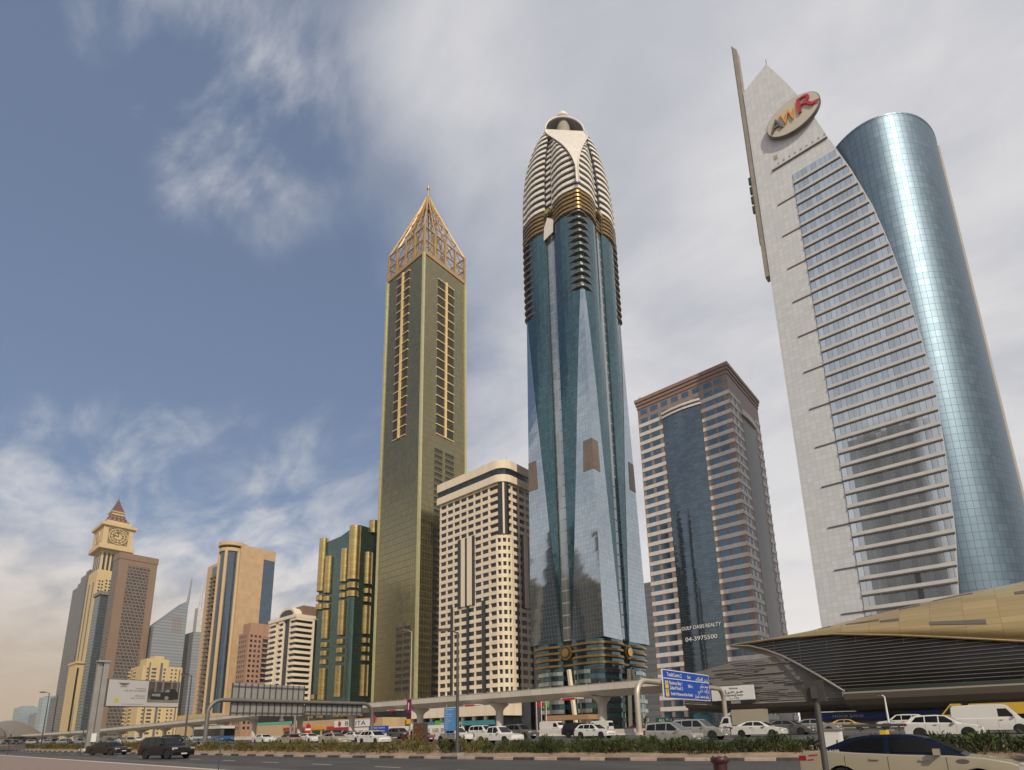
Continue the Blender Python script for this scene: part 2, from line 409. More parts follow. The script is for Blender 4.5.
    def build(s, name, mats, parent=None, local=False, bevel=0.):
        if not isinstance(mats, (list, tuple)): mats = [mats]
        me = bpy.data.meshes.new(name)
        off = Vector((0, 0, 0)) if (local or parent is None) else world_loc(parent)
        me.from_pydata([p-off for p in s.v], [], s.f)
        uvl = me.uv_layers.new(name='UVMap')
        i = 0
        for k, p in enumerate(me.polygons):
            p.material_index = s.mi[k]; p.use_smooth = s.sm[k]
            for q in range(len(s.f[k])): uvl.data[i].uv = s.uv[k][q]; i += 1
        for mt in mats: me.materials.append(mt)
        me.validate(); me.update()
        o = bpy.data.objects.new(name, me); COL.objects.link(o)
        if parent is not None: o.parent = parent
        if bevel:
            md = o.modifiers.new('bevel', 'BEVEL'); md.width = bevel; md.segments = 2; md.limit_method = 'ANGLE'; md.angle_limit = R(40)
        return o
def thing(name, label, cat, loc, group=None, rz=0.):
    o = bpy.data.objects.new(name, None); COL.objects.link(o); o.location = loc; o.rotation_euler = (0, 0, rz)
    o.empty_display_size = .5
    return tag(o, label, cat, group)
def tag(o, label, cat, group=None):
    o['label'] = label; o['category'] = cat
    if group: o['group'] = group
    return o
def structure(o): o['kind'] = 'structure'; return o
_unit = {}
def unit_box(mt):
    if mt.name not in _unit:
        b = MB().box(-.5, .5, -.5, .5, -.5, .5); o = b.build('pane', mt); _unit[mt.name] = o.data; bpy.data.objects.remove(o)
    return _unit[mt.name]
def panes(parent, boxes, mt, name='window', most=100):
    """boxes (x0,x1,y0,y1,z0,z1): the nearest as windows of their own, the rest of a great many as one part"""
    org = world_loc(parent)
    cen = lambda b: Vector(((b[0]+b[1])/2, (b[2]+b[3])/2, (b[4]+b[5])/2))
    boxes = sorted(boxes, key=lambda b: (cen(b)-CAMP).length)
    me = unit_box(mt)
    for b in boxes[:most]:
        o = bpy.data.objects.new(name, me); COL.objects.link(o); o.parent = parent
        o.location = cen(b)-org; o.scale = (b[1]-b[0], b[3]-b[2], b[5]-b[4])
    if len(boxes) > most:
        mb = MB()
        for b in boxes[most:]: mb.box(*b)
        o = mb.build(name, mt, parent); o['kind'] = 'stuff'
def lettering(name, s, size, loc, face, mt, parent=None, width=None, depth=.02, align='CENTER', shear=0.):
    """flat letters as a mesh; face '-Y' or '+X' says where they look"""
    cu = bpy.data.curves.new(name, 'FONT'); cu.body = s; cu.size = size; cu.extrude = depth/2; cu.align_x = align; cu.align_y = 'CENTER'; cu.shear = shear
    cu.resolution_u = 3
    t = bpy.data.objects.new(name, cu); COL.objects.link(t)
    bpy.context.view_layer.update()
    me = bpy.data.meshes.new_from_object(t.evaluated_get(bpy.context.evaluated_depsgraph_get()))
    bpy.data.objects.remove(t)
    me.materials.clear(); me.materials.append(mt)
    o = bpy.data.objects.new(name, me); COL.objects.link(o)
    xs = [v.co.x for v in me.vertices]
    if width and xs and max(xs)-min(xs) > 1e-6: o.scale.x = width/(max(xs)-min(xs))
    o.rotation_euler = (R(90), 0, R(90) if face == '+X' else (R(-90) if face == '-X' else 0))
    if parent is not None: o.parent = parent; o.location = Vector(loc)-world_loc(parent)
    else: o.location = loc
    return o
def kids(o): return [c for c in o.children]
def copy_tree(o, parent=None):
    c = o.copy(); COL.objects.link(c)
    if parent is not None: c.parent = parent
    for ch in kids(o): copy_tree(ch, c)
    return c
def lerp_path(pts, x):
    for (a, b), (c, d) in zip(pts, pts[1:]):
        if a <= x <= c: return b+(d-b)*(x-a)/(c-a)
    return pts[0][1] if x < pts[0][0] else pts[-1][1]
#NEXT
# ------------------------------------------------------------------ the setting
GZ = 1.0                                            # level of the far frontage, beyond the highway
def road_z(y): return .45+(y-38)*.016
KERB = [(-900, 16), (-220, 20.2), (-110, 22.0), (-78, 23.2), (-45.5, 25.4), (-24.2, 27.8), (-13.3, 30.3), (-4.8, 33.6), (6, 35.0), (30, 35.8), (300, 36)]
def kerb_y(x): return lerp_path(KERB, x)
XS = [-900, -500, -300, -220, -180, -150, -130]+[-110+2*i for i in range(66)]+[30, 60, 120, 300]
def sheet(name, rows, mt):
    b = MB()
    for r0, r1 in zip(rows, rows[1:]):
        for i in range(len(r0)-1):
            b.poly([r0[i], r0[i+1], r1[i+1], r1[i]], uv=[(p[0], p[1]) for p in (r0[i], r0[i+1], r1[i+1], r1[i])])
    return structure(b.build(name, mt))
structure(MB().poly([(-9000,-4000,-.35),(5000,-4000,-.35),(5000,9000,-.35),(-9000,9000,-.35)]).build('ground', M_sand))
sheet('near_road', [[(x, 12.9, 0) for x in XS], [(x, kerb_y(x)-.15, 0) for x in XS]], M_asphalt)
sheet('worn_lane', [[(x, 13.5, .004) for x in XS], [(x, 16.2+.35*math.sin(x*.07), .004) for x in XS]], M_asphalt_lt)
b = MB()
for i in range(120):
    x = -300+i*6.5
    b.poly([(x, 19.3, .008), (x+2.2, 19.3, .008), (x+2.2, 19.45, .008), (x, 19.45, .008)])
structure(b.build('lane_line', M_paint))
b = MB(); b.box(-900, 300, -8, 12.6, -.3, .13)
structure(b.build('pavement', M_pavers))
b = MB(); b.box(-900, 300, 12.6, 12.9, -.3, .14); structure(b.build('near_kerb', M_concrete))
# median: striped kerb, a strip of pink pavers, then the planting bed that rises to the highway
def kerbline(name, f, z0, z1, w, mt):
    prof = [(0, z0), (.03, z1-.03), (.06, z1), (w, z1), (w, z0)]
    rings = [[(x, f(x)+a, z) for a, z in prof] for x in XS]
    base = MB(); n = len(prof); s = 0
    for i in range(len(XS)-1):
        d = math.hypot(XS[i+1]-XS[i], f(XS[i+1])-f(XS[i]))
        for k in range(n-1):
            base.poly([rings[i][k], rings[i+1][k], rings[i+1][k+1], rings[i][k+1]], uv=[(s, k), (s+d, k), (s+d, k+1), (s, k+1)])
        s += d
    return structure(base.build(name, mt))
kerbline('median_kerb', lambda x: kerb_y(x)-.15, -.3, .16, .3, M_kerb)
sheet('median_path', [[(x, kerb_y(x)+.14, .156) for x in XS], [(x, kerb_y(x)+1.0, .158) for x in XS]], M_pavers)
rnd = random.Random(3)
sheet('planting_bed', [[(x, kerb_y(x)+.95, .15) for x in XS], [(x, kerb_y(x)+1.4, .28+.08*rnd.random()) for x in XS], [(x, (kerb_y(x)+38)/2, .34+.1*rnd.random()) for x in XS], [(x, 37.7, .42) for x in XS]], M_soil)
kerbline('road_kerb', lambda x: 37.6, 0, .58, .4, M_kerb)
sheet('highway', [[(x, y, road_z(y)) for x in (-900, -300, -100, 0, 300)] for y in (37.9, 45, 52, 60, 69.2)], M_asphalt)
b = MB()
for y in (45.2, 49.2, 53.2, 57.2, 61.2):
    for i in range(75):
        x = -420+i*7.5
        b.poly([(x, y-.09, road_z(y)+.006), (x+3, y-.09, road_z(y)+.006), (x+3, y+.09, road_z(y)+.008), (x, y+.09, road_z(y)+.008)])
for y in (40.4, 66.6):
    b.poly([(-900, y-.09, road_z(y)+.004), (300, y-.09, road_z(y)+.004), (300, y+.09, road_z(y)+.008), (-900, y+.09, road_z(y)+.008)])
structure(b.build('highway_line', M_paint))
structure(MB().poly([(-900,69,.93),(300,69,.93),(300,101,GZ),(-900,101,GZ)]).build('frontage_road', M_asphalt_lt))
b = MB(); b.box(-900, 300, 101, 240, -.3, GZ+.13); structure(b.build('frontage_pavement', M_concrete_dk))
tag(MB().prism([(-900,69.0,.85),(-900,69.7,.85),(-900,69.5,1.15),(-900,69.42,1.75),(-900,69.28,1.75),(-900,69.2,1.15)], (872,0,0)).build('road_barrier', M_concrete), 'long pale concrete crash barrier between the highway and the viaduct', 'barrier')

# ------------------------------------------------------------------ right-hand tower: stone sail in front of a glass drum
sail = thing('office_tower', 'tall tower with a white stone sail front, a blue glass drum and an oval logo', 'tower', (-15, 190, GZ))
EDGE = [(1, -10.2), (30, -7.0), (48.5, -4.8), (70, -3.5), (90, -2.7), (119.2, -4.3), (135, -5.9), (150.5, -8.0), (167, -11.5), (182.8, -15.7), (200, -19.9), (214, -24.4), (227.2, -29.4)]
out = [(-37.9, 175, 1), (-37.9, 175, 222.1)]+[(x, 175, z) for z, x in EDGE[::-1]]
MB().prism(out, (0, 1.6, 0)).build('stone_front', M_white_stone, sail)
b = MB(); b.prism([(-37.7, 176.6, 1), (-37.7, 176.6, 180), (-20, 176.6, 180), (-14, 176.6, 130), (-14, 176.6, 1)], (0, 32, 0)); b.build('core_wall', M_white_stone, sail)
sp = MB()
for k in range(37):
    z = 31.0+4.17*k-2*4.17
    x1 = lerp_path(EDGE, z+1.2)-.12; x1b = lerp_path(EDGE, z+4.17)-.12
    MB().box(-27.0, min(x1, x1b), 174.86, 175.02, z+1.32, z+3.95).build('ribbon_window', M_ribbon, sail)
    sp.box(-27.0, x1, 174.78, 175.03, z+.35, z+1.30)
    jb = MB().box(-27.0, x1, 174.60, 175.04, z-.05, z+.34)
    if k % 3 == 2: jb.box(-32.6, -27.0, 174.8, 175.04, z-.05, z+.28)
    jb.build('shadow_joint', M_dark_joint, sail)
MB().box(-32.6, -15.9, 174.6, 175.04, 182.6, 183.0).build('shadow_joint', M_dark_joint, sail)
sp.build('spandrel', M_pale_band, sail)
for i in range(9): MB().box(-30.8+i*1.75, -30.2+i*1.75, 174.95, 175.05, 184.2, 184.9).build('vent', mat('tan_vent', (.33, .29, .22), .6), sail)
MB().box(-31.5, -30.4, 174.9, 175.05, 186.5, 188.2).build('vent', mat('tan_vent', (.33, .29, .22), .6), sail)
ring = [(-6.7+16.7*math.cos(t), 200+23*math.sin(t)) for t in [2*math.pi*i/72 for i in range(72)]]
MB().loft([[(x, y, z) for x, y in ring] for z in (1, 60, 120, 181.6)], smooth=True).build('glass_drum', M_drum, sail)
b = MB(); b.loft([[(-6.7+(x+6.7)*1.004, 200+(y-200)*1.004, z) for x, y in ring] for z in (181.62, 182.2)]); b.build('roof_rim', M_drum, sail)
MB().box(9.7, 10.5, 200, 214, 1, 181).build('side_fin', M_beige_stone, sail)
b = MB(); b.prism([(-39.4, 175.2, 145), (-39.4, 175.2, 246), (-38.0, 175.2, 243), (-38.0, 175.2, 145)], (0, 3.0, 0)); b.build('mast_fin', mat('mast_grey', (.27, .245, .21), .55), sail)
b = MB(); b.box(-39.6, -39.42, 175.1, 178.3, 158, 246)
for z in (172, 176, 180, 184): b.box(-40.4, -39.62, 175.6, 176.6, z, z+2.6)
b.build('mast_rail', M_dark_steel, sail)
MB().tube([(-29.4, 175.7, 226.5), (-29.4, 175.7, 230)], .1, 6).build('aerial', M_dark_steel, sail)
e = [(-23.9+8.0*math.cos(t), 173.2, 197.6+6.2*math.sin(t)) for t in [2*math.pi*i/48 for i in range(48)]]
lg = MB().prism(e, (0, 1.75, 0)).build('logo_disc', mat('logo_face', (.50, .46, .40), .5, var=.05), sail)
MB().prism([(-23.9+(x+23.9)*1.03, 173.35, 197.6+(z-197.6)*1.03) for x, y, z in e], (0, 1.2, 0)).build('disc_rim', M_charcoal, lg)
for s, x, z, sz, mt in (('A', -28.9, 197.0, 6.6, M_charcoal), ('W', -25.0, 197.5, 7.0, M_orange), ('R', -20.0, 198.6, 8.4, M_red)):
    lettering('logo_letter', s, sz, (x, 172.9, z), '-Y', mt, lg, width={'A': 3.6, 'W': 5.0, 'R': 5.0}[s], depth=.5)
b = MB(); b.poly([(-18.9, 172.85, 196.8), (-15.9, 172.85, 195.9), (-15.7, 172.85, 196.8), (-17.6, 172.85, 197.3)]); b.build('logo_stroke', M_red, lg)

# ------------------------------------------------------------------ brown granite tower with a blue glass front
br = thing('granite_tower', 'brown granite tower with white bands and a blue glass front lettered with a phone number', 'tower', (-80, 212, GZ))
X0, X1, Y0, Y1 = -98.6, -61.5, 195.0, 229.0
FP = 3.93
b = MB(); b.box(X0, X1, Y0, Y1, 1, 130.0); b.build('wall', M_brown_granite, br)
b = MB()
for i, (z0, z1) in enumerate(((130.0, 131.3), (131.5, 132.7), (132.9, 134.3))):
    o_ = .25+.3*i; b.box(X0-o_, X1+o_, Y0-o_, Y1+o_, z0, z1)
b.build('cornice', mat('granite_cornice', (.25, .165, .13), .55, var=.1), br)
MB().box(X0-.1, X1+.1, Y0-.1, Y1+.1, 131.28, 131.52).box(X0-.3, X1+.3, Y0-.3, Y1+.3, 132.68, 132.92).build('cornice_groove', M_dark_joint, br)
bands, win = MB(), []
k = 0
while True:
    z = 5.2+FP*k
    if z > 128: break
    if z < 124:
        bands.box(X0-.1, -88.0, Y0-.18, Y0+.02, z-1.5, z); bands.box(-72.3, X1+.12, Y0-.18, Y0+.02, z-1.5, z)
        bands.box(X1-.02, X1+.2, Y0-.10, 206.3, z-1.5, z); bands.box(X1-.02, X1+.2, 222.8, Y1, z-1.5, z)
        bands.box(X0-.2, X0+.02, Y0, Y1, z-1.2, z)
    rows = ((-97.3, -94.3), (-93.0, -89.8), (-70.6, -67.5), (-66.7, -63.5))
    if z > 122: rows += ((-88.2, -85.5), (-83.8, -81.1), (-79.4, -76.7), (-75.0, -72.3))
    for a, c in rows: win.append((a, c, Y0-.06, Y0+.1, z+.05, z+2.15))
    for a, c in ((197.5, 199.2), (201.5, 203.2), (225, 226.6)):
        if z < 122: win.append((X1-.1, X1+.06, a, c, z+.05, z+2.15))
    k += 1
bands.build('stone_band', M_beige_stone, br)
panes(br, win, M_blue_pane)
b = MB(); fr = []
for i in range(13):
    t = i/12; x = -88.0+15.7*t; fr.append((x, Y0-.25-.9*math.sin(math.pi*t)))
b.loft([[(x, y, z) for x, y in fr] for z in (2, 60, 121.5)], closed=False, smooth=True); b.build('glass_front', M_blue_curtain, br)
b = MB()
for z0, z1, o_ in ((121.5, 122.3, .5), (123.0, 123.9, .8)):
    b.loft([[(x, y-o_, z0) for x, y in fr]+[(x, Y0, z0) for x, y in fr[::-1]], [(x, y-o_, z1) for x, y in fr]+[(x, Y0, z1) for x, y in fr[::-1]]])
b.build('pediment', M_beige_stone, br)
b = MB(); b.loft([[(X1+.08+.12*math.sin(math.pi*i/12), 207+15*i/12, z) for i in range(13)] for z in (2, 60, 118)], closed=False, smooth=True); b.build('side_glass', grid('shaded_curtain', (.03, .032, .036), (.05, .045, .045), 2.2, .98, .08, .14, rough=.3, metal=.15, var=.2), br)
b = MB(); fs = [(X1+.5+.4*math.sin(math.pi*i/12), 206.6+15.8*i/12) for i in range(13)]
b.loft([[(x, y, z) for x, y in fs]+[(X1, y, z) for x, y in fs[::-1]] for z in (118, 120.4)]); b.build('side_pediment', M_beige_stone, br)
lettering('lettering', 'GULF OASIS REALTY', 1.9, (-80.1, 193.6, 36.4), '-Y', M_sign_white, br, width=14.4, depth=.1)
lettering('lettering', '04-3975500', 2.2, (-80.4, 193.6, 32.3), '-Y', M_sign_white, br, width=11.6, depth=.1)
MB().box(X0+2, X0+6, Y0+8, Y0+14, 134.3, 136.6).box(X0+.5, X0+1.6, Y0+.6, Y0+1.6, 134.3, 135.8).build('roof_plant', M_concrete, br)

# ------------------------------------------------------------------ tall blue tower with the bullet-shaped crown
RC = Vector((-139.2, 212.8, 0)); H = 17.9; CR = 3.2
rose = thing('blue_glass_tower', 'tallest blue glass tower with a white ribbed bullet-shaped crown', 'tower', (RC.x, RC.y, GZ))
def sect(h, r, notch=2.5, nd=1.5, ch=0.0, n=7, bg=.075):
    """rounded square with a notch in the middle of each side; ch trims the corner that faces the street"""
    pts = []
    bul = lambda t: h+h*bg*math.sin(math.pi*t)
    for q in range(4):
        ca, sa = [(1, 0), (0, 1), (-1, 0), (0, -1)][q]
        w_ = h-r-notch
        loc = [(-notch-w_*(1-j/5), -bul(j/5)) for j in range(1, 5)]
        loc += [(-notch, -h), (-notch, -h+nd), (notch, -h+nd), (notch, -h)]
        loc += [(notch+w_*j/5, -bul(j/5)) for j in range(1, 5)]
        for i in range(n+1):
            a = -math.pi/2+math.pi/2*i/n
            loc.append((h-r+r*math.cos(a), -h+r+r*math.sin(a)))
        for x, y in loc: pts.append((x*ca-y*sa, x*sa+y*ca))
    if ch > 0:
        # street corner is at (+h,-h): keep points on the inner side of the cutting line
        lim = 2*h-ch
        res = []
        for i, p in enumerate(pts):
            res.append(p)
        res2 = []
        for x, y in res:
            e = (x-y)-lim
            if e > 0: x, y = x-e/2, y+e/2
            res2.append((x, y))
        pts = res2
    return pts
def BG(z): return .07*max(0, min(1, (z-124)/90.))
def at(p, z): return (RC.x+p[0], RC.y+p[1], z)
MB().loft([[at(p, z) for p in sect(H, CR, bg=BG(z))] for z in (38, 80, 124, 145, 165, 190, 214, 256)]).build('glass_shaft', M_rose, rose)
b = MB()
for q in range(4):
    ca, sa = [(1, 0), (0, 1), (-1, 0), (0, -1)][q]
    f = lambda x, y: (RC.x+x*ca-y*sa, RC.y+x*sa+y*ca)
    p0, p1 = f(-2.35, -H+.9), f(2.35, -H+.9)
    b.poly([(*p0, 38.5), (*p1, 38.5), (*p1, 253), (*p0, 253)], uv=[(0, 0), (4.8, 0), (4.8, 214), (0, 214)])
b.build('ladder_glazing', M_rose_strip, rose)
# silvery sails: each corner sharpens towards the base
for q in range(4):
    ca, sa = [(1, 0), (0, 1), (-1, 0), (0, -1)][q]
    T = lambda x, y, z: (RC.x+x*ca-y*sa, RC.y+x*sa+y*ca, z)
    lb, rb = MB(), MB(); NS = 24; top, bot = 214.0, 38.0
    mid = H-CR+CR*math.cos(math.pi/4)
    A = []; B_ = []; C_ = []
    for i in range(NS+1):
        t = i/NS; z = bot+(top-bot)*t; g = 1-t
        c = mid+.1+(H+.9-mid)*g
        dd = (H-2.75)-(mid-1.0)
        e = mid-1.2+0.0
        xe = mid*(1-g)+2.8*g                       # where the sail leaves the lobe
        # y of the lobe surface at xe
        ye = -H-.10-H*BG(z)*math.sin(math.pi*max(0, min(1, (xe-2.5)/(H-CR-2.5)))) if xe <= H-CR else -(H-CR+math.sqrt(max(0, CR*CR-(xe-(H-CR))**2)))-.08
        A.append(T(xe, ye, z)); B_.append(T(c, -c, z)); C_.append(T(-ye, -xe, z))
    def side(mb, P, Q):
        for i in range(NS):
            w0 = (Vector(P[i])-Vector(Q[i])).length; w1 = (Vector(P[i+1])-Vector(Q[i+1])).length
            mb.poly([P[i], Q[i], Q[i+1], P[i+1]], uv=[(-w0, P[i][2]), (0, P[i][2]), (0, P[i+1][2]), (-w1, P[i+1][2])])
    side(lb, A, B_); side(rb, B_, C_)
    lb.build('sail_face', M_rose_sail, rose); rb.build('sail_face', M_rose_sail, rose)
    lv = MB()
    i0, i1 = [round((zz-bot)/(top-bot)*NS) for zz in (115, 123)]
    def outw(p): 
        v = Vector((p[0]-RC.x, p[1]-RC.y, 0)).normalized()*.12; return (p[0]+v.x, p[1]+v.y, p[2])
    mixp = lambda P, Q, f: tuple(Vector(P)*(1-f)+Vector(Q)*f)
    for P, Q in ((A, B_), (C_, B_)):
        q4 = [outw(mixp(P[i0], Q[i0], .42)), outw(Q[i0]), outw(Q[i1]), outw(mixp(P[i1], Q[i1], .42))]
        lv.poly(q4 if P is A else q4[::-1])
    lv.build('plant_louvre', M_brown_louvre, rose)
    # chevron balconies wrapping the corner below the crown
    ch = MB()
    for k in range(13):
        z = 205+k*3.9
        cv = [(H+.25, -H+8.5), (H+1.0, -H+7.6), (H+1.05, -H+2.6), (H+.3, -H+.4), (H-.4, -H-.3), (H-2.6, -H-1.05), (H-7.6, -H-1.0), (H-8.5, -H-.25)]
        pts = [T(x, y, z) for x, y in cv]
        inn = [T(x-.9, y+.9, z) for x, y in cv]
        ring_ = pts+inn[::-1]
        ch.loft([ring_, [(x, y, zz+.7) for x, y, zz in ring_]])
    ch.build('balcony', mat('bronze_fin', (.13, .11, .09), .45, .4), rose)
# bands of bronze at the top and the foot of the shaft
for nm, zs, hh in (('crown_belt', [250, 252.4, 254.8, 257.2, 259.6], 1.3), ('base_belt', [27.5, 30.2, 32.9, 35.6], .9)):
    b = MB()
    for z in zs: b.loft([[at(p, zz) for p in sect(H+.75, CR, notch=2.9, nd=.9)] for zz in (z, z+hh)])
    b.build(nm, M_bronze, rose)
MB().loft([[at(p, z) for p in sect(H+.12, CR)] for z in (249.5, 262.5)]).build('belt_wall', mat('belt_wall', (.10, .07, .045), .4, .3), rose)
MB().loft([[at(p, z) for p in sect(H-.1, CR, bg=.02)] for z in (26.5, 38)]).build('base_wall', M_rose, rose)
for fx, fy, fa in ((0, -H-.7, (0, -1, 0)), (H+.7, 0, (1, 0, 0))):
    c = Vector((RC.x+fx, RC.y+fy, 33.2)); a = Vector(fa)
    for z_ in (33.2, 259.0):
        c = Vector((RC.x+fx, RC.y+fy, z_)); rr = 3.0 if z_ < 100 else 2.3
        d = MB().disc(c-a*.3, a, rr, .9, 28).build('medallion', M_bronze, rose)
        MB().disc(c+a*.5, a, rr*.78, .25, 28).build('medallion_ring', M_trim, d)
        MB().disc(c+a*.6, a, rr*.6, .5, 28).build('medallion_boss', M_gold_leaf, d)
    if fx == 0:
        MB().prism([(c.x-3.2, c.y-.4, 243.5), (c.x+2.6, c.y-.4, 245), (c.x+3.0, c.y-.4, 252.5), (c.x-.4, c.y-.4, 256), (c.x-2.6, c.y-.4, 251)], (0, .35, 0)).build('facade_emblem', M_fin, rose)
    # white portal leaning on the podium
    sx, sy = (1, 0) if fx == 0 else (0, 1)
    pm = MB()
    for sgn in (-1, 1):
        p0 = Vector((RC.x+fx, RC.y+fy, 0))+a*1.5+Vector((sx, sy, 0))*sgn*(4.6)
        p1 = Vector((RC.x+fx, RC.y+fy, 0))+a*.6+Vector((sx, sy, 0))*sgn*(1.3)
        if sgn == 1 or fx != 0: pm.bar((p0.x, p0.y, 1), (p1.x, p1.y, 26.0), 1.3)
    pm.build('portal_leg', M_cream, rose)
# podium: bulging bands of glass and pale stone
pg, ps = MB(), MB()
MB().loft([[at(p, z) for p in sect(H-.4, 5, notch=2.6, nd=2.5)] for z in (1, 27)]).build('podium_glass', M_rose, rose)
for k in range(6):
    z = 4.4+k*3.9
    ps.loft([[at(p, zz) for p in sect(H+.35, 5, notch=2.6, nd=2.2)] for zz in (z, z+1.6)])
ps.build('podium_band', grid('podium_panel', (.24, .27, .28), (.05, .07, .08), 4.6, 40, .08, 0, rough=.12, metal=.75, var=.6, dark=.5, darkcol=(.05, .055, .06)), rose)
# crown
PROF = [(262.0, 1.03), (272, 1.025), (280, 1.01), (290, .975), (297, .935), (304, .875), (310, .81), (318, .70), (324, .575), (328, .48), (331, .40), (336, .3)]
def chd(z):
    t = max(0., min(1., (z-264)/64.)); h = H*lerp_path(PROF, z); return max(.6, .85*t**1.9*2*h) if z > 264 else 0
core = MB(); fins = MB()
def csect(z, off): 
    h = H*lerp_path(PROF, z)+off
    return [at(p, z) for p in sect(h, min(CR, h*.4), notch=2.3*h/H, nd=1.6, ch=chd(z))]
core.loft([csect(z, -.55) for z in [262+2.0*i for i in range(34)]]); core.build('crown_wall', mat('crown_dark', (.03, .035, .045), .3, .3), rose)
for k in range(16):
    z = 262.4+k*4.05
    fins.loft([csect(z, .12), csect(z+1.75, .12)])
fins.build('crown_rib', M_fin, rose)
# the shield: pale blade set into the street corner, and the arch above it
L_, R_ = [], []
for i in range(25):
    t = i/24; z = 264+t*64.
    h = H*lerp_path(PROF, z)+.45; d = max(.9, .85*t**1.9*2*h)
    cx = h+.25
    L_.append(Vector((RC.x+cx-d, RC.y-cx, z))); R_.append(Vector((RC.x+cx, RC.y-cx+d, z)))
b = MB()
for i in range(24):
    w0, w1 = (R_[i]-L_[i]).length, (R_[i+1]-L_[i+1]).length
    b.poly([L_[i], R_[i], R_[i+1], L_[i+1]], uv=[(-w0/2, L_[i].z), (w0/2, L_[i].z), (w1/2, L_[i+1].z), (-w1/2, L_[i+1].z)])
b.build('shield', M_shield, rose)
MB().tube([p+Vector((.2, -.2, 0)) for p in L_], .28, 6).tube([p+Vector((.2, -.2, 0)) for p in R_], .28, 6).build('shield_rim', M_fin, rose)
cL, cR = L_[-1], R_[-1]; cc = (cL+cR)/2; hw = (cR-cL)/2
arc = [cc-hw*math.cos(math.pi*i/20)+Vector((0, 0, 9.5*math.sin(math.pi*i/20))) for i in range(21)]
back = Vector((-.7071, .7071, 0))
MB().tube(arc, .5, 8).build('crown_arch', M_fin, rose)
b = MB(); rg = []
for j in range(7):
    t = j/6; s_ = math.cos(t*math.pi/2)**.6 if t < 1 else .05
    rg.append([cc+(p-cc)*Vector((s_, s_, max(s_, .08))) + back*(11*t) for p in arc])
b.loft(rg, closed=False, smooth=True); b.build('crown_hood', mat('hood_grey', (.20, .195, .19), .5), rose)
top_ = cc+back*5
b = MB(); b.loft([[(top_.x+r_*math.cos(a), top_.y+r_*math.sin(a), z) for a in [2*math.pi*i/20 for i in range(20)]] for r_, z in ((4.2, 328), (4.0, 341), (3.2, 343))], smooth=True)
b.build('finial_drum', M_concrete_dk, rose)
b = MB(); b.loft([[(top_.x+3.5*math.cos(t)*math.cos(a), top_.y+3.5*math.cos(t)*math.sin(a), 343+3.2*math.sin(t)) for a in [2*math.pi*i/20 for i in range(20)]] for t in [-.3+1.86*i/8 for i in range(9)]], smooth=True)
b.build('finial_ball', M_fin, rose)
#NEXT
# ------------------------------------------------------------------ gold tower with a lattice crown
GX0, GX1, GY0, GY1, GT = -276.0, -238.2, 195.0, 231.4, 300.5
gold = thing('gold_tower', 'slim gold glass tower with an open lattice pyramid on top', 'tower', (-257, 213, GZ))
MB().box(GX0, GX1, GY0, GY1, 1, GT).build('glass_shaft', M_gold_facade, gold)
b = MB()
for x, y in ((GX0, GY0), (GX1, GY0), (GX1, GY1), (GX0, GY1)): b.box(x-.75, x+.75, y-.75, y+.75, 1, GT+.5)
b.build('corner_strip', M_gold_strip, gold)
MB().box(GX0-.5, GX1+.5, GY0-.5, GY1+.5, GT, GT+2.2).build('parapet', M_gold_stone, gold)
def slot(face, a0, a1, z0, z1):
    """tall recess with a gold mullion and cross bars"""
    F = (lambda a, c, o0, o1, p, q: (a, c, GY0-o1, GY0-o0, p, q)) if face == 'front' else (lambda a, c, o0, o1, p, q: (GX1+o0, GX1+o1, a, c, p, q))
    rec = MB().box(*F(a0, a1, .02, .06, z0, z1)).build('sky_slot', mat('slot_dark', (.018, .017, .012), .5), gold)
    m_ = (a0+a1)/2
    MB().box(*F(m_-.75, m_+.75, .05, 1.0, z0-.5, z1+1)).build('slot_mullion', M_gold_bright, rec)
    b = MB(); n = int((z1-z0)/6.5)
    for i in range(n+1):
        z = z0+i*(z1-z0)/n; b.box(*F(a0-.3, a1+.3, .04, .55, z-.28, z+.28))
    b.build('slot_bar', M_gold_bright, rec)
    b = MB()
    for i in range(n):
        for (p, q) in ((a0, m_-.6), (m_+.6, a1))[i % 2:i % 2+1]:
            z = z0+i*(z1-z0)/n; h_ = (z1-z0)/n
            A = F(p, p, .3, .3, z, z); B_ = F(q, q, .3, .3, z+h_, z+h_)
            b.bar((A[0], A[2], A[4]), (B_[0], B_[2], B_[4]), .15)
    b.build('slot_brace', M_bronze, rec)
slot('front', -264.9, -252.6, 178, 296.5); slot('right', 207, 221, 178, 289)
win = []
for k in range(10):
    z = 24+k*3.7
    for a, c in ((-256.0, -250.4), (-249.4, -243.8)): win.append((a, c, GY0-.08, GY0+.1, z, z+2.0))
for k in range(39):
    z = 18+k*3.9
    for a, c in ((206, 212.2), (214.6, 221.6)): win.append((GX1-.1, GX1+.08, a, c, z, z+2.1))
panes(gold, win, mat('loggia_dark', (.022, .02, .015), .5), 'loggia')
panes(gold, [(w_[0]-.25, w_[1]+.25, w_[2]-.25, w_[3]+.2, w_[4]-.5, w_[4]-.02) for w_ in win], M_gold_facade, 'loggia_slab')
cage = MB(); zt = 322.0; gcx, gcy = (GX0+GX1)/2, (GY0+GY1)/2
def side_pts(q, t):  # t 0..1 along one side
    c = [(GX0, GY0), (GX1, GY0), (GX1, GY1), (GX0, GY1)]
    a, d = c[q], c[(q+1) % 4]
    return a[0]+(d[0]-a[0])*t, a[1]+(d[1]-a[1])*t
def inset(x, y, f): return gcx+(x-gcx)*f, gcy+(y-gcy)*f
PYR = [(322, .985), (333, .765), (344, .555), (355, .35), (365, .165), (373, .04)]
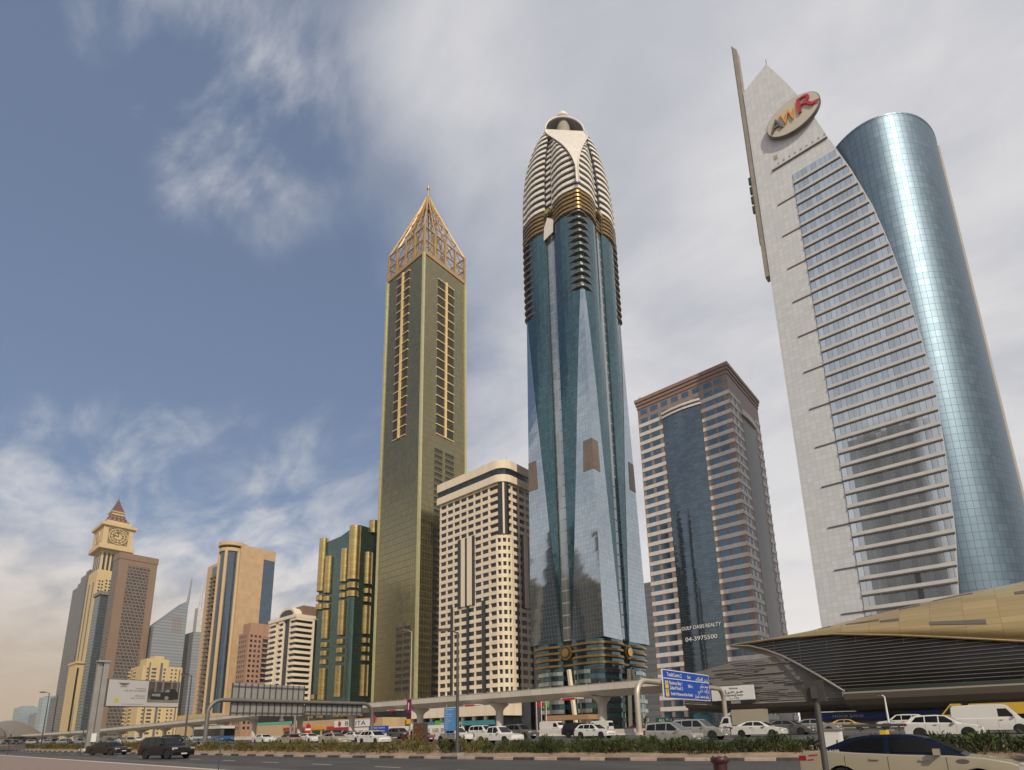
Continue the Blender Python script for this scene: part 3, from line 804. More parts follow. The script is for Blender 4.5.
for q in range(4):
    for i in range(4):
        x, y = side_pts(q, i/4); x, y = inset(x, y, .985)
        cage.bar((x, y, GT+2), (x, y, zt), 1.35)
        if i < 4:
            x2, y2 = inset(*side_pts(q, (i+1)/4), .985)
            z0, z1 = GT+2.2, GT+11.5
            for (za, zb) in ((GT+3, GT+11.5), (GT+11.5, zt)):
                cage.bar((x, y, za), (x2, y2, zb), .34); cage.bar((x, y, zb), (x2, y2, za), .34)
        for (z0, f0), (z1, f1) in zip(PYR, PYR[1:]):
            px_, py_ = side_pts(q, i/4)
            cage.bar((*inset(px_, py_, f0), z0), (*inset(px_, py_, f1), z1), 1.0 if i in (0, 4) else .75)
    for z, f, w_ in [(GT+3, .985, .7), (GT+11.5, .985, .7), (zt, .985, .8)]+[(z, f, .5) for z, f in PYR[1:]]:
        cage.bar((*inset(*side_pts(q, 0), f), z), (*inset(*side_pts(q, 1), f), z), w_)
for f in (.5,):
    for q in range(4):
        for i in range(4):
            x, y = inset(*side_pts(q, i/4), f); cage.bar((x, y, GT+2), (x, y, 350), .5)
            x2, y2 = inset(*side_pts(q, (i+1)/4), f); cage.bar((x, y, GT+4), (x2, y2, 322), .3); cage.bar((x, y, GT+11), (x2, y2, GT+11), .4)
cage.build('lattice_crown', M_gold_stone, gold)
MB().tube([(gcx, gcy, 371), (gcx, gcy, 381)], [.8, .55], 8).cyl((gcx, gcy), 1.0, 380.5, 382.6, 12).tube([(gcx, gcy, 382.6), (gcx, gcy, 387)], .18, 6).build('spire', M_gold_stone, gold)
MB().box(GX0-1, GX1+2, GY0-4, GY1, 1, 17).build('podium', M_dark_glass, gold)

# ------------------------------------------------------------------ cream concrete tower in front of the gold one
WX0, WX1, WY0, WY1, WT, RR = -220.5, -173.7, 195.0, 226.0, 134.5, 5.5
wt = thing('concrete_tower', 'cream concrete tower with dark square windows, rounded corner and tall dark grooves', 'tower', (-197, 210, GZ))
def wpath(off, y_back=WY1, x_left=WX0):
    p = [(x_left-off, y_back), (x_left-off, WY0-off), (WX1-RR, WY0-off)]
    p += [(WX1-RR+(RR+off)*math.sin(R(90)*i/8), WY0+RR-(RR+off)*math.cos(R(90)*i/8)) for i in range(1, 9)]
    return p+[(WX1+off, y_back)]
def wring(mb, o0, z0, z1): mb.loft([[(x, y, z) for x, y in wpath(o0)] for z in (z0, z1)])
b = MB(); wring(b, -1.0, 1, WT-3); b.build('core_glass', M_black_glass, wt)
bands = MB()
rows = [15.5+4.0*k for k in range(27)]
for z in rows: wring(bands, 0, z+2.15, z+4.0 if z < rows[-1] else z+2.9)
wring(bands, 1.2, 122.8, 126.6); wring(bands, 1.2, 130.0, WT)
bands.build('spandrel_band', M_cream, wt)
b = MB(); wring(b, .7, 126.58, 130.02); b.build('attic_glass', M_dark_glass, wt)
fx = [WX0+.1+5.15*i for i in range(8)]                       # pier lines along the street front
piers = MB(); win = []
for i, x in enumerate(fx): piers.box(x, x+1.05, WY0-.05+.1, WY0+1.2, 15.4, 122.9)
for i in range(3):
    a = R(15+30*i)
for a in (R(2), R(33), R(62), R(88)):
    cx, cy = WX1-RR+(RR-.5)*math.sin(a), WY0+RR-(RR-.5)*math.cos(a); piers.cyl((cx, cy), .62, 15.4, 94, 8)
sy = [WY0+RR+.4+5.0*i for i in range(6)]
for y in sy: piers.box(WX1-1.2, WX1-.06, y, y+1.0, 15.4, 122.9)
piers.build('pier', M_cream, wt)
for z in rows:
    for a, c in zip(fx, fx[1:]): win.append((a+1.15, c-.1, WY0+.35, WY0+.9, z+.02, z+2.13))
    for a, c in zip(sy, sy[1:]): win.append((WX1-.9, WX1-.35, a+1.1, c-.1, z+.02, z+2.13))
panes(wt, win, mat('shaded_pane', (.022, .022, .026), .15, var=.5, scale=.2))
gr = MB(); fi = []
for a, c, z0, z1 in ((-205.9, -203.4, 62.5, 99), (-200.6, -199.0, 62.5, 99), (-195.6, -193.9, 62.5, 99), (-211.2, -209.6, 1, 64), (-199.6, -197.8, 1, 64), (-189.0, -186.6, 1, 64)):
    gr.box(a, c, WY0-.35, WY0+.5, z0, z1)
for a, c in ((-203.2, -200.8), (-198.8, -195.8)): MB().box(a, c, WY0-.75, WY0+.4, 63, 99).build('pilaster', M_cream, wt)
for a, c, z0, z1 in ((207.5, 209.0, 60, 97), (212.0, 213.2, 60, 97), (203.2, 204.4, 1, 62), (214.5, 216, 1, 62)):
    gr.box(WX1-.5, WX1+.35, a, c, z0, z1)
for a, c in ((209.2, 211.8),): MB().box(WX1-.4, WX1+.75, a, c, 60, 97).build('pilaster', M_cream, wt)
# the dark corner notch with its slim pilaster, high up
nb = MB(); q = [(WX1-RR+(RR+.45)*math.sin(a), WY0+RR-(RR+.45)*math.cos(a)) for a in [R(18+54*i/6) for i in range(7)]]
gr.loft([[(x, y, z) for x, y in q]+[(WX1-RR, WY0+RR, z)] for z in (95.5, 122.6)])
a = R(45); cx, cy = WX1-RR+(RR+.3)*math.sin(a), WY0+RR-(RR+.3)*math.cos(a)
MB().cyl((cx, cy), .55, 95.5, 122.7, 10).build('pilaster', M_cream, wt)
gr.build('groove', M_black_glass, wt)
pod = MB(); pod.box(-226, -166, 180, 196, 8.4, 13.5); pod.box(-226, -166, 181, 196, 13.4, 15.3)
pod.build('podium_fascia', M_cream, wt)
for i in range(9): MB().cyl((-224.5+7.1*i, 182.2), .9, 1, 8.4, 14).build('podium_column', M_cream, wt)
MB().box(-225, -167, 184, 195.5, 1, 8.38).build('shop_front', M_dark_glass, wt)
s_ = MB().box(-222, -169, 181.2, 182.0, 4.6, 6.6).build('shop_fascia', M_sign_teal, wt)
lettering('lettering', 'PHARMACY   CLINIC', 1.3, (-197, 181.1, 5.6), '-Y', M_sign_white, s_, width=18)
MB().box(-206.5, -203.2, 180.9, 181.15, 4.2, 7.2).build('shop_emblem', M_green_p, s_)
MB().box(-186, -184, 198, 199, WT, WT+3).tube([(-178, 199, WT), (-178, 199, WT+5)], .15, 6).tube([(-176, 200, WT), (-176, 200, WT+4.2)], .15, 6).build('roof_aerial', M_concrete, wt)

# ------------------------------------------------------------------ green glass building with gold half-columns
ge = thing('green_glass_building', 'dark green glass building with gold half-round columns', 'building', (-320, 210, GZ))
EX0, EX1, EY0, EY1 = -341.5, -298.2, 195.0, 226
MB().box(EX0, EX1, EY0, EY1, 1, 129).build('glass_wall', M_green, ge)
b = MB(); b.prism([(EX0+16, EY0+1.5, 129), (EX1-1, EY0+1.5, 129), (EX1-1, EY0+1.5, 132.5), (-311, EY0+1.5, 131.8)], (0, 24, 0)); b.build('roof_gable', M_green, ge)
def gtube(x, y, r, segs):
    for z0, z1 in segs: MB().cyl((x, y), r*.88, z0, z1, 20).build('gold_column', M_gold_tube, ge)
gtube(EX0+2.6, EY0+.3, 3.6, ((95, 132.0), (88.6, 92.2), (82.6, 86.2)))
gtube(-330.2, EY0+.2, 3.3, ((92.3, 117.5), (87, 90), (82, 85), (62, 80.5), (56.5, 59.5), (51, 54), (45.5, 48.5), (23, 43), (2, 21)))
gtube(-311.5, EY0+.2, 3.3, ((96.5, 118.5), (91, 94), (86, 89), (62, 84), (56.5, 59.5), (51, 54), (45.5, 48.5), (24, 43), (2, 19)))
gtube(-301.6, EY0+.4, 4.4, ((96, 131.5), (90.5, 94), (85, 88.5), (16, 19), (10, 13)))
gtube(EX1-.3, 203.5, 3.4, ((94, 115), (88, 91), (82.5, 85.5), (62, 80), (56.5, 59.5), (51, 54), (45.5, 48.5), (24, 43), (2, 20)))
gtube(EX0+1.2, EY0-.3, 2.2, ((24, 27), (2, 20))); gtube(-306, EY0+.3, 2.0, ((2, 15),))
MB().cyl((-301.6, EY0+.6), 3.4, 19.5, 84.5, 20).build('green_column', M_green, ge)
for x, y in ((-316, 207), (-298.5, 207)): MB().cyl((x, y), 3.2, 129, 137.5, 18).build('roof_drum', M_gold_tube, ge)
MB().box(EX0-4, EX1+4, EY0-6, EY1, 1, 12).build('podium', M_dark_glass, ge)

# ------------------------------------------------------------------ cream building with stacked balconies
bb = thing('balcony_building', 'cream building with stacked white balcony bands and an arched roof gable', 'building', (-385, 210, GZ))
MB().box(-406, -368.4, 195, 215, 1, 82).build('wall', M_dark_glass, bb)
b = []
for k in range(20):
    z = 6+3.9*k
    for a, c in ((-406.3, -396.5), (-391.8, -386.0), (-375.4, -368.2)):
        b.append((a, c, 193.7, 195.2, z, z+1.9))
    b.append((-368.6, -367.1, 193.9, 206.5, z, z+1.9))
panes(bb, b, M_cream, 'balcony')
panes(bb, [(a, c, 194.2, 195.1, 1, 82) for a, c in ((-396.5, -394.6), (-393.4, -391.8), (-386, -384.4), (-377, -375.4))]+[(-368.5, -367.3, 206.5, 208, 1, 82)], M_cream, 'pilaster')
MB().box(-407, -367, 193.2, 209, 81.9, 84.2).build('cornice', M_cream, bb)
b = MB(); b.prism([(-381+11.5*math.cos(t), 193.6, 84.2+6.2*math.sin(t)) for t in [math.pi*i/16 for i in range(17)]], (0, 14, 0)); ga = b.build('arched_gable', M_cream, bb)
b = MB(); b.prism([(-381+9.4*math.cos(t), 193.45, 84.4+4.2*math.sin(t)) for t in [math.pi*i/16 for i in range(17)]], (0, .1, 0)); b.build('gable_window', M_dark_glass, ga)
MB().box(-379, -368, 199, 214, 84.2, 91).build('roof_house', M_brown_wall, bb)
MB().box(-410, -360, 188, 196, 1, 9).build('podium', M_tan, bb)

# ------------------------------------------------------------------ pinkish block
pk_ = thing('pink_apartment_block', 'salmon pink apartment block with balconies and a stepped top', 'building', (-448, 210, GZ))
MB().box(-459, -441.5, 195, 226, 1, 81).build('wall', M_pinkish, pk_)
MB().box(-455, -441.8, 196, 214, 81, 88.5).build('roof_house', M_pinkish, pk_)
win = []
for k in range(19):
    z = 7+3.9*k
    for y in (196.3, 199.6, 202.9): win.append((-441.6, -441.4, y, y+1.7, z, z+1.9))
    for x in (-457.5, -454, -450.5, -447): win.append((x, x+1.6, 194.9, 195.1, z, z+1.9))
panes(pk_, win, M_black_glass)
panes(pk_, [(-441.6, -439.8, 206, 218, 6.1+3.9*k, 7.25+3.9*k) for k in range(19)], M_pinkish, 'balcony'); MB().box(-441.6, -441.3, 206.4, 217.6, 5, 78).build('balcony_door', M_dark_glass, pk_)
MB().box(-441.6, -440.6, 208.5, 211.5, 1, 60).build('stair_glass', M_blue_pane, pk_)

# ------------------------------------------------------------------ tan tower with a round glass corner
em = thing('tan_tower', 'tan stone tower with a round blue glass corner shaft and a slab behind', 'tower', (-500, 212, GZ))
MB().box(-538, -488, 195, 222, 1, 153).build('wall', M_tan, em)
MB().box(-506, -478.5, 198.5, 218.6, 1, 162).build('slab_wall', M_tan_panel, em)
MB().box(-506, -479, 218.7, 229, 1, 153).build('glass_wing', M_blue_curtain, em)
MB().box(-504, -478.6, 218.65, 229.2, 153, 162).build('wing_parapet', M_tan_panel, em)
MB().cyl((-490, 196.5), 9.3, 1, 158, 28).build('glass_corner', M_blue_curtain, em)
for z0, z1, rr in ((155.5, 158.5, 10.6), (160.5, 163.5, 11.6)): MB().cyl((-490, 196.5), rr, z0, z1, 28).build('corner_ring', M_tan, em)
MB().cyl((-490, 196.5), 8.5, 158, 161, 28).build('lantern', M_dark_glass, em)
for a in (-118, -52, 8):
    cx, cy = -490+9.6*math.cos(R(a)), 196.5+9.6*math.sin(R(a)); MB().cyl((cx, cy), 1.5, 1, 156, 8).build('corner_pier', M_tan, em)
MB().box(-526, -503, 194.7, 195.3, 8, 150).build('recessed_glass', M_blue_curtain, em)
panes(em, [q for k in range(36) for q in ((-527, -511 if k % 3 else -505, 193.3, 195.4, 10+3.7*k, 10.9+3.7*k), (-519-2*(k % 2), -516-2*(k % 2), 193.2, 195.4, 10.9+3.7*k, 13+3.7*k))], mat('bronze_balcony', (.17, .125, .085), .6), 'balcony')
MB().box(-545, -476, 186, 200, 1, 20).build('podium', M_tan, em)

# ------------------------------------------------------------------ yellow apartment block
ye = thing('yellow_apartment_block', 'bright yellow apartment block with small windows behind the billboard', 'building', (-700, 212, GZ))
MB().box(-724, -684, 195, 233, 1, 76.5).build('wall', M_yellow, ye)
MB().box(-704, -683.6, 197.5, 219, 1, 84).build('stair_wall', M_yellow, ye)
win = []
for k in range(18):
    z = 6+3.9*k
    for y in (198.8, 200.6): win.append((-683.7, -683.3, y, y+1.5, z, z+1.9)) if y < 199 else None
    for y0, y1 in ((203.4, 207.6), (214.6, 216.4)): win.append((-683.7, -683.3, y0, y1, z, z+1.9))
    for y0, y1 in ((222, 223.6), (226, 227.6)): win.append((-684.1, -683.75, y0, y1, z, z+1.8))
    for x0, x1 in ((-721, -718), (-715, -712), (-708, -705)): win.append((x0, x1, 194.8, 195.2, z, z+1.8))
panes(ye, win, mat('grey_pane', (.05, .06, .07), .2, var=.3))
b = MB()
for y0, y1 in ((200.6, 201.5), (211.2, 213.2)): b.box(-683.7, -683.2, y0, y1, 4, 80)
b.box(-684.1, -683.7, 230, 231, 4, 74); b.build('stair_window', mat('grey_strip', (.10, .11, .12), .3), ye)
panes(ye, [q for k in range(18) for q in ((-725.5, -722, 193.2, 196, 5+3.9*k, 6.5+3.9*k), (-711, -704.5, 193.4, 195, 5+3.9*k, 6.5+3.9*k))], M_yellow, 'balcony')
MB().box(-700, -685, 205, 214, 84, 87.5).build('roof_house', M_yellow, ye)

# ------------------------------------------------------------------ brown tower, left
bt = thing('brown_tower', 'plain brown slab tower with a grid of windows beside the clock tower', 'tower', (-842, 217, GZ))
MB().box(-856, -830, 195, 238.2, 1, 226).build('wall', M_brown_wall, bt)
MB().box(-856.6, -829.4, 194.4, 238.8, 226, 234).build('parapet', M_brown_wall, bt)
MB().box(-830.1, -829.7, 205.5, 230, 6, 219).build('window_wall', grid('brown_window_grid', (.055, .055, .058), (.17, .125, .09), 4.2, 4.1, .9, 1.3, rough=.2, metal=.3, var=.5, lrough=.6, shift=.37), bt)
b = MB()
for k in range(6): b.box(-855.5+4.3*k, -852.6+4.3*k, 194.75, 195.05, 6, 222)
b.build('side_window', grid('brown_side_windows', (.06, .055, .05), (.17, .12, .085), 90, 4.1, 0, 1.7, rough=.25, metal=.2, var=.4), bt)

# ------------------------------------------------------------------ clock tower
ck = thing('clock_tower', 'yellow stone clock tower with a lattice clock face and a maroon spire', 'tower', (-950, 213, GZ))
MB().box(-975, -930, 195, 229, 1, 232).build('shaft_wall', M_yellow, ck)
MB().box(-972, -932, 197, 229.2, 232, 262).build('belfry_wall', M_yellow, ck)
b = MB()
for y in (199.5, 204.5, 209.5, 214.5, 219.5): b.box(-932.1, -931.7, y, y+2.6, 222, 258)
for x in (-968, -959, -950, -941): b.box(x, x+4, 196.6, 197.1, 222, 258)
b.build('belfry_opening', M_black_glass, ck)
MB().box(-980, -923, 191, 233, 262, 268).build('clock_cornice', M_yellow, ck)
MB().box(-977, -926, 194, 230, 268, 296).build('clock_stage', M_yellow, ck)
MB().box(-980, -923, 191, 233, 296, 300).build('attic_cornice', M_yellow, ck)
MB().box(-973, -930, 197, 227, 300, 306).build('attic', M_yellow, ck)
clock = MB().box(-926.1, -925.6, 200, 224, 270.5, 293.5).build('clock_face', mat('clock_ground', (.16, .115, .06), .6), ck)
b = MB()
cy_, cz_ = 212.0, 282.0
for r_ in (11.0, 7.8):
    b.tube([(-925.4, cy_+r_*math.cos(t), cz_+r_*math.sin(t)) for t in [2*math.pi*i/32 for i in range(33)]], .75, 6)
for i in range(12):
    t = 2*math.pi*i/12; b.bar((-925.4, cy_+4*math.cos(t), cz_+4*math.sin(t)), (-925.4, cy_+11*math.cos(t), cz_+11*math.sin(t)), .8)
b.bar((-925.3, 200.4, 270.6), (-925.3, 223.6, 293.4), .5); b.bar((-925.3, 200.4, 293.4), (-925.3, 223.6, 270.6), .5)
b.disc((-925.6, cy_, cz_), (1, 0, 0), 4.2, .6, 20); b.build('clock_lattice', M_yellow, clock)
MB().bar((-924.8, cy_, cz_), (-924.8, cy_-6, cz_+1.5), .8).bar((-924.8, cy_, cz_), (-924.8, cy_-1, cz_+9), .7).build('clock_hand', M_trim, clock)
b = MB(); b.tube([(-952+9*math.cos(t), 193.6, 282+9*math.sin(t)) for t in [2*math.pi*i/32 for i in range(33)]], .9, 6)
for i in range(8):
    t = math.pi*i/8; b.bar((-952+9*math.cos(t), 193.7, 282+9*math.sin(t)), (-952-9*math.cos(t), 193.7, 282-9*math.sin(t)), .7)
b.build('side_clock', M_tan, ck)
def pyr(z0, h0, z1, h1, mt, nm):
    c = (-951.5, 212); MB().loft([[(c[0]+sx*h*1.25, c[1]+sy*h, z) for sx, sy in ((-1,-1),(1,-1),(1,1),(-1,1))] for z, h in ((z0, h0), ((z0+z1)/2, (h0+h1)/2*.94), (z1, h1))]).build(nm, mt, ck)
pyr(306, 14.5, 319, 8.4, M_purple, 'skirt_roof'); pyr(319, 7.6, 323, 7.6, M_yellow, 'lantern'); pyr(323, 8.6, 325, 8.6, M_yellow, 'lantern_cornice'); pyr(325, 7.6, 346, .4, M_purple, 'spire_roof')
MB().tube([(-951.5, 212, 345), (-951.5, 212, 352)], [.5, .1], 6).build('finial', M_dark_steel, ck)
b = MB()
for i in range(5):
    for z, h in ((309, 12.9), (313.5, 10.6)):
        y = 212-h+2*h*(i+.5)/5; b.box(-951.5+h*1.25-1, -951.5+h*1.25+.6, y-.6, y+.6, z, z+1.6)
b.build('dormer', M_tan, ck)
b = MB(); b.box(-965, -961, 194.6, 195.1, 60, 215); b.box(-945, -941, 194.6, 195.1, 40, 215); b.build('window_slot', M_dark_glass, ck)
b = MB()
for k in range(45):
    z = 12+4.6*k
    for y in (198, 201.4): b.box(-930.1, -929.8, y, y+1.8, z, z+2.2)
    for y in (206, 210, 214): b.box(-930.1, -929.8, y, y+2, z+2, z+4.2) if z > 165 else None
o_ = b.build('small_window', M_black_glass, ck); o_['kind'] = 'stuff'
MB().box(-965, -926, 187, 196, 1, 100).build('base_stage', M_yellow, ck)
MB().box(-925.9, -925.4, 188, 190, 8, 94).build('stage_window', M_dark_glass, ck)
MB().box(-968, -924, 186, 197, 100, 103).build('stage_cornice', M_yellow, ck)
gl = thing('glass_office_building', 'slim blue glass building with a white edge in front of the clock tower', 'building', (-880, 205, GZ))
MB().box(-905, -878, 191, 203, 1, 186).build('glass_wall', grid('slim_blue', (.12, .17, .20), (.06, .08, .09), 3, 4, .2, 1.2, rough=.2, metal=.6, var=.15), gl)
MB().box(-904, -877.5, 203, 208.5, 1, 190).build('white_wall', mat('warm_white', (.52, .49, .44), .6), gl)
MB().box(-907, -876, 189.5, 212, 186, 190.5).build('roof_slab', mat('grey_slab', (.20, .19, .18), .6), gl)

# ------------------------------------------------------------------ grey towers behind, far left
for (x0, x1, z, lab) in ((-1060, -1020, 224, 'dark grey stepped tower at the far left of the row'), (-1019, -985, 236, 'dark grey tower between the stepped tower and the clock tower')):
    g_ = thing('grey_tower', lab, 'tower', ((x0+x1)/2, 210, GZ))
    MB().box(x0, x1, 195, 232, 1, z).build('wall', M_grey_tower, g_); MB().box(x0+6, x1-8, 199, 228, z, z+9).build('roof_step', M_grey_tower, g_)
    MB().box(x0-3, x1+3, 190, 232, 1, 62).build('base_stage', M_grey_tower, g_)
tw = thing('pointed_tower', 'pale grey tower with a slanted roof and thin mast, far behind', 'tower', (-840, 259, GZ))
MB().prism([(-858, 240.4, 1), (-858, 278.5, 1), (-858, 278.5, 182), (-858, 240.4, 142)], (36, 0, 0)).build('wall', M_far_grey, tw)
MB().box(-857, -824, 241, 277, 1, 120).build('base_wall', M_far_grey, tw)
b = MB()
for k in range(4): b.box(-822.1, -821.7, 262+3*k, 263.2+3*k, 138, 158)
b.build('mechanical_slot', mat('far_pink', (.24, .17, .165), .6), tw)
MB().tube([(-823, 277.5, 178), (-823, 279.5, 214)], [1.8, .5], 6).build('mast', M_far_grey, tw)
tw2 = thing('pointed_tower', 'slender pale tower whose white needle rises beside the tan tower', 'tower', (-845, 298, GZ))
MB().box(-870, -828, 291, 306, 1, 142).build('wall', M_far_grey, tw2)
MB().box(-840, -828.5, 293.5, 300, 142, 176).build('crown_wall', mat('far_white', (.50, .50, .51), .6), tw2)
MB().tube([(-830, 296.5, 172), (-830, 297.2, 232)], [2.0, .4], 6).build('mast', mat('far_white', (.5, .5, .51)), tw2)
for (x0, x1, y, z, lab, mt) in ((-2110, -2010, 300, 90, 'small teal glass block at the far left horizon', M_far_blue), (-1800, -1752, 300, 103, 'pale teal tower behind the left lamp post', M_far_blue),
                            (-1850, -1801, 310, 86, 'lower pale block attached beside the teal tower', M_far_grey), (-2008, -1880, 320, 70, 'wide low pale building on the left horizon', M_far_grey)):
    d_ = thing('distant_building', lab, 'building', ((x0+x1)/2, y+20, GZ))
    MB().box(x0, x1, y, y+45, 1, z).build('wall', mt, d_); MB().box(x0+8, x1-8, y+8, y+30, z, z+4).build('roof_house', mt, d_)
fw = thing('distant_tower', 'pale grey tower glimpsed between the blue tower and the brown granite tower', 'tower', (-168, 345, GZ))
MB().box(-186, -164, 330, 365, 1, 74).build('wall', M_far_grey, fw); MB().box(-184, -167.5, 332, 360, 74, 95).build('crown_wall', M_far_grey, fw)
#NEXT
# ------------------------------------------------------------------ metro viaduct
DECK = [(-1200, 6.3), (-860, 6.5), (-465, 7.9), (-330, 9.6), (-230, 11.0), (-60, 11.4), (-40, 11.6), (60, 11.8)]
VY = 112.0
vi = thing('metro_viaduct', 'long pale concrete metro viaduct on round columns crossing the picture', 'viaduct', (-200, VY, GZ))
vx = [-1200, -1000, -860, -700, -600, -530, -465, -400, -330, -280, -230, -180, -130, -80, -40]
prof = [(-4.6, 0), (-4.6, -1.35), (-4.3, -1.5), (-2.4, -2.45), (2.4, -2.45), (4.3, -1.5), (4.6, -1.35), (4.6, 0), (4.3, 0), (4.3, -.7), (-4.3, -.7), (-4.3, 0)]
MB().loft([[(x, VY+y, lerp_path(DECK, x)+z) for y, z in prof] for x in vx]).build('deck', M_deck, vi)
b = MB()
for i in range(len(vx)-1):
    for yy in (-4.62, 4.5):
        z0, z1 = lerp_path(DECK, vx[i]), lerp_path(DECK, vx[i+1])
        b.prism([(vx[i], VY+yy, z0-.02), (vx[i+1], VY+yy, z1-.02), (vx[i+1], VY+yy, z1+.18), (vx[i], VY+yy, z0+.18)], (0, .12, 0))
b.build('parapet_rail', M_concrete_dk, vi)
b = MB()
for x in [-470+3.4*i for i in range(128)]:
    z = lerp_path(DECK, x); b.box(x-.05, x+.05, VY-4.1, VY-4.0, z+.1, z+.62)
o_ = b.build('rail_post', M_concrete_dk, vi); o_['kind'] = 'stuff'
for x in [-71, -102.5, -134.5, -170, -204, -241, -272, -303, -344, -382, -420, -460, -500, -545, -590, -640, -690, -740, -800, -860]:
    z = lerp_path(DECK, x)-2.5
    c = MB(); c.cyl((x, VY), .98, .9, z-1.9, 20)
    c.build('column', M_concrete, vi)
    hd = MB(); hd.loft([[(x+sx*a, VY+sy*c_, zz) for sx, sy in [(math.cos(t), math.sin(t)) for t in [2*math.pi*i/20 for i in range(20)]]] for a, c_, zz in ((.98, .98, z-1.92), (1.05, 1.7, z-1.2), (1.15, 3.4, z-.35), (1.15, 3.5, z+.02))], smooth=True)
    hd.build('column_head', M_concrete, vi)
b = MB()
for x in (-73, -137, -206, -306): b.box(x-1.6, x+1.4, VY-6.1, VY-5.9, lerp_path(DECK, x)-3.5, lerp_path(DECK, x)-3.0)
for x in (-75.5, -107, -139.5, -209):
    z = lerp_path(DECK, x)-2.9
    t = MB().box(x-2.3, x+2.3, VY-6.6, VY-3.9, z, z+.28).build('emergency_ramp', M_concrete, vi)
    MB().box(x-1.6, x+1.6, VY-6.66, VY-6.6, z-.25, z+.2).build('red_plate', M_red, t)

# ------------------------------------------------------------------ metro station, right
st = thing('metro_station', 'shell-roofed metro station with a gold roof and dark louvred side', 'station', (10, 112, GZ))
TOP = [(-36.4, 15.75), (-34.8, 15.95), (-30, 16.6), (-24.3, 17.4), (-14.4, 19.4), (-4.8, 20.9), (3, 21.5), (15, 23.6), (40, 25.5), (70, 25.5)]
EDG = [(-36.4, 15.55), (-34.8, 15.7), (-28, 15.75), (-20.2, 15.4), (-11.4, 14.1), (-4.8, 12.9), (1.5, 11.7), (12, 9.6), (40, 7.2), (70, 6.9)]
RIB = [(-36.4, 15.55), (-33, 15.1), (-30.1, 14.0), (-27.6, 12.7), (-25.1, 11.0), (-22, 8.7), (-19.3, 6.5)]
YN = lambda x, z: 97.2+ (0 if z < 9 else (z-9)*.16) + max(0, -(x+20))*.10     # near face leans back as it rises
def shell(x, s):
    """gold roof section: s 0 at the lower edge, 1 at the ridge"""
    ze, zt = lerp_path(EDG, x), lerp_path(TOP, x)
    a = s*math.pi/2; ye = YN(x, ze); yr = 112
    return (x, ye+(yr-ye)*(1-math.cos(a))**.9*1.0, ze+(zt-ze)*math.sin(a)**.85)
xs = [-36.2, -35, -33, -30, -27, -24, -20, -16, -12, -8, -4, 0, 4, 8, 12, 18, 26, 36, 50, 66]
b = MB(); NSS = 10; base = len(b.v)
for j in range(NSS):
    for i in range(len(xs)-1):
        p = [shell(xs[i], j/NSS), shell(xs[i+1], j/NSS), shell(xs[i+1], (j+1)/NSS), shell(xs[i], (j+1)/NSS)]
        uv = [(q[0], q[2]+.6*(q[1]-97)) for q in p]
        b.poly(p, uv=uv)
        pm = [(q[0], 224-q[1], q[2]) for q in p][::-1]; b.poly(pm, uv=uv[::-1])
for k in range(len(b.sm)): b.sm[k] = True
ro = b.build('gold_roof', M_gold_roof, st)
bm = bmesh.new(); bm.from_mesh(ro.data); bmesh.ops.remove_doubles(bm, verts=bm.verts, dist=.001); bm.to_mesh(ro.data); bm.free()
md = ro.modifiers.new('thickness', 'SOLIDIFY'); md.thickness = .35; md.offset = -1
# dark slits in the roof
for x0, x1, s_ in ((-22.3, -20.4, .30), (-17.5, -15.2, .60), (-14.5, -11.9, .78), (-18.2, -13.8, .26), (-13.6, -11.2, .22), (-11.5, -8.8, .55), (-7.6, -1.5, .12), (-7.2, -2.4, .62), (2, 5, .45)):
    p0, p1, p2, p3 = shell(x0, s_), shell(x1, s_), shell(x1, s_+.045), shell(x0, s_+.045)
    nrm = (Vector(p1)-Vector(p0)).cross(Vector(p3)-Vector(p0)).normalized()
    if nrm.y > 0: nrm = -nrm
    MB().prism([Vector(p)-nrm*.1 for p in (p0, p1, p2, p3)], nrm*.16).build('roof_slit', M_dark_joint, st)
# louvred side between the roof edge and the belly
def wallp(x, z): return (x, YN(x, z)+.55+max(0, 9-z)*.12, z)
lo = lambda x: lerp_path(RIB, x) if x < -19.3 else 6.45
b = MB(); lx = [-34.5, -33, -31, -29, -27, -25, -23, -21, -19.3, -16, -12, -8, -4, 0, 4, 8, 12, 18, 26, 36, 50, 66]
for i in range(len(lx)-1):
    for j in range(6):
        z = lambda x, t: lo(x)+(lerp_path(EDG, x)+.05-lo(x))*t
        b.poly([wallp(lx[i], z(lx[i], j/6)), wallp(lx[i+1], z(lx[i+1], j/6)), wallp(lx[i+1], z(lx[i+1], (j+1)/6)), wallp(lx[i], z(lx[i], (j+1)/6))])
b.build('side_glazing', M_louvre_dk, st)
for k in range(19):
    z0 = 6.9+k*.50; b = MB(); ok = False
    for i in range(len(lx)-1):
        for h_ in (0, .5):
            xa = lx[i]+(lx[i+1]-lx[i])*h_; xb = lx[i]+(lx[i+1]-lx[i])*(h_+.5); xm = (xa+xb)/2
            za = z0+.018*(xa+20)*(k/17.); zb = z0+.018*(xb+20)*(k/17.)
            if lo(xm)-.1 < (za+zb)/2 < lerp_path(EDG, xm)-.05:
                A, B_ = Vector(wallp(xa, za)), Vector(wallp(xb, zb))
                b.bar(A+Vector((0, -.14, 0)), B_+Vector((0, -.14, 0)), .12, .065); ok = True
    if ok: b.build('louvre_blade', M_louvre, st)
b = MB()
for x in (-29, -25, -21, -17, -11, -5, 1, 7, 13):
    z1 = lerp_path(EDG, x); z0 = lo(x)
    if z1-z0 > .6:
        b.bar(Vector(wallp(x, z0))+Vector((0, -.05, 0)), Vector(wallp(x, z1))+Vector((0, -.05, 0)), .10)
b.build('glazing_post', M_dark_steel, st)
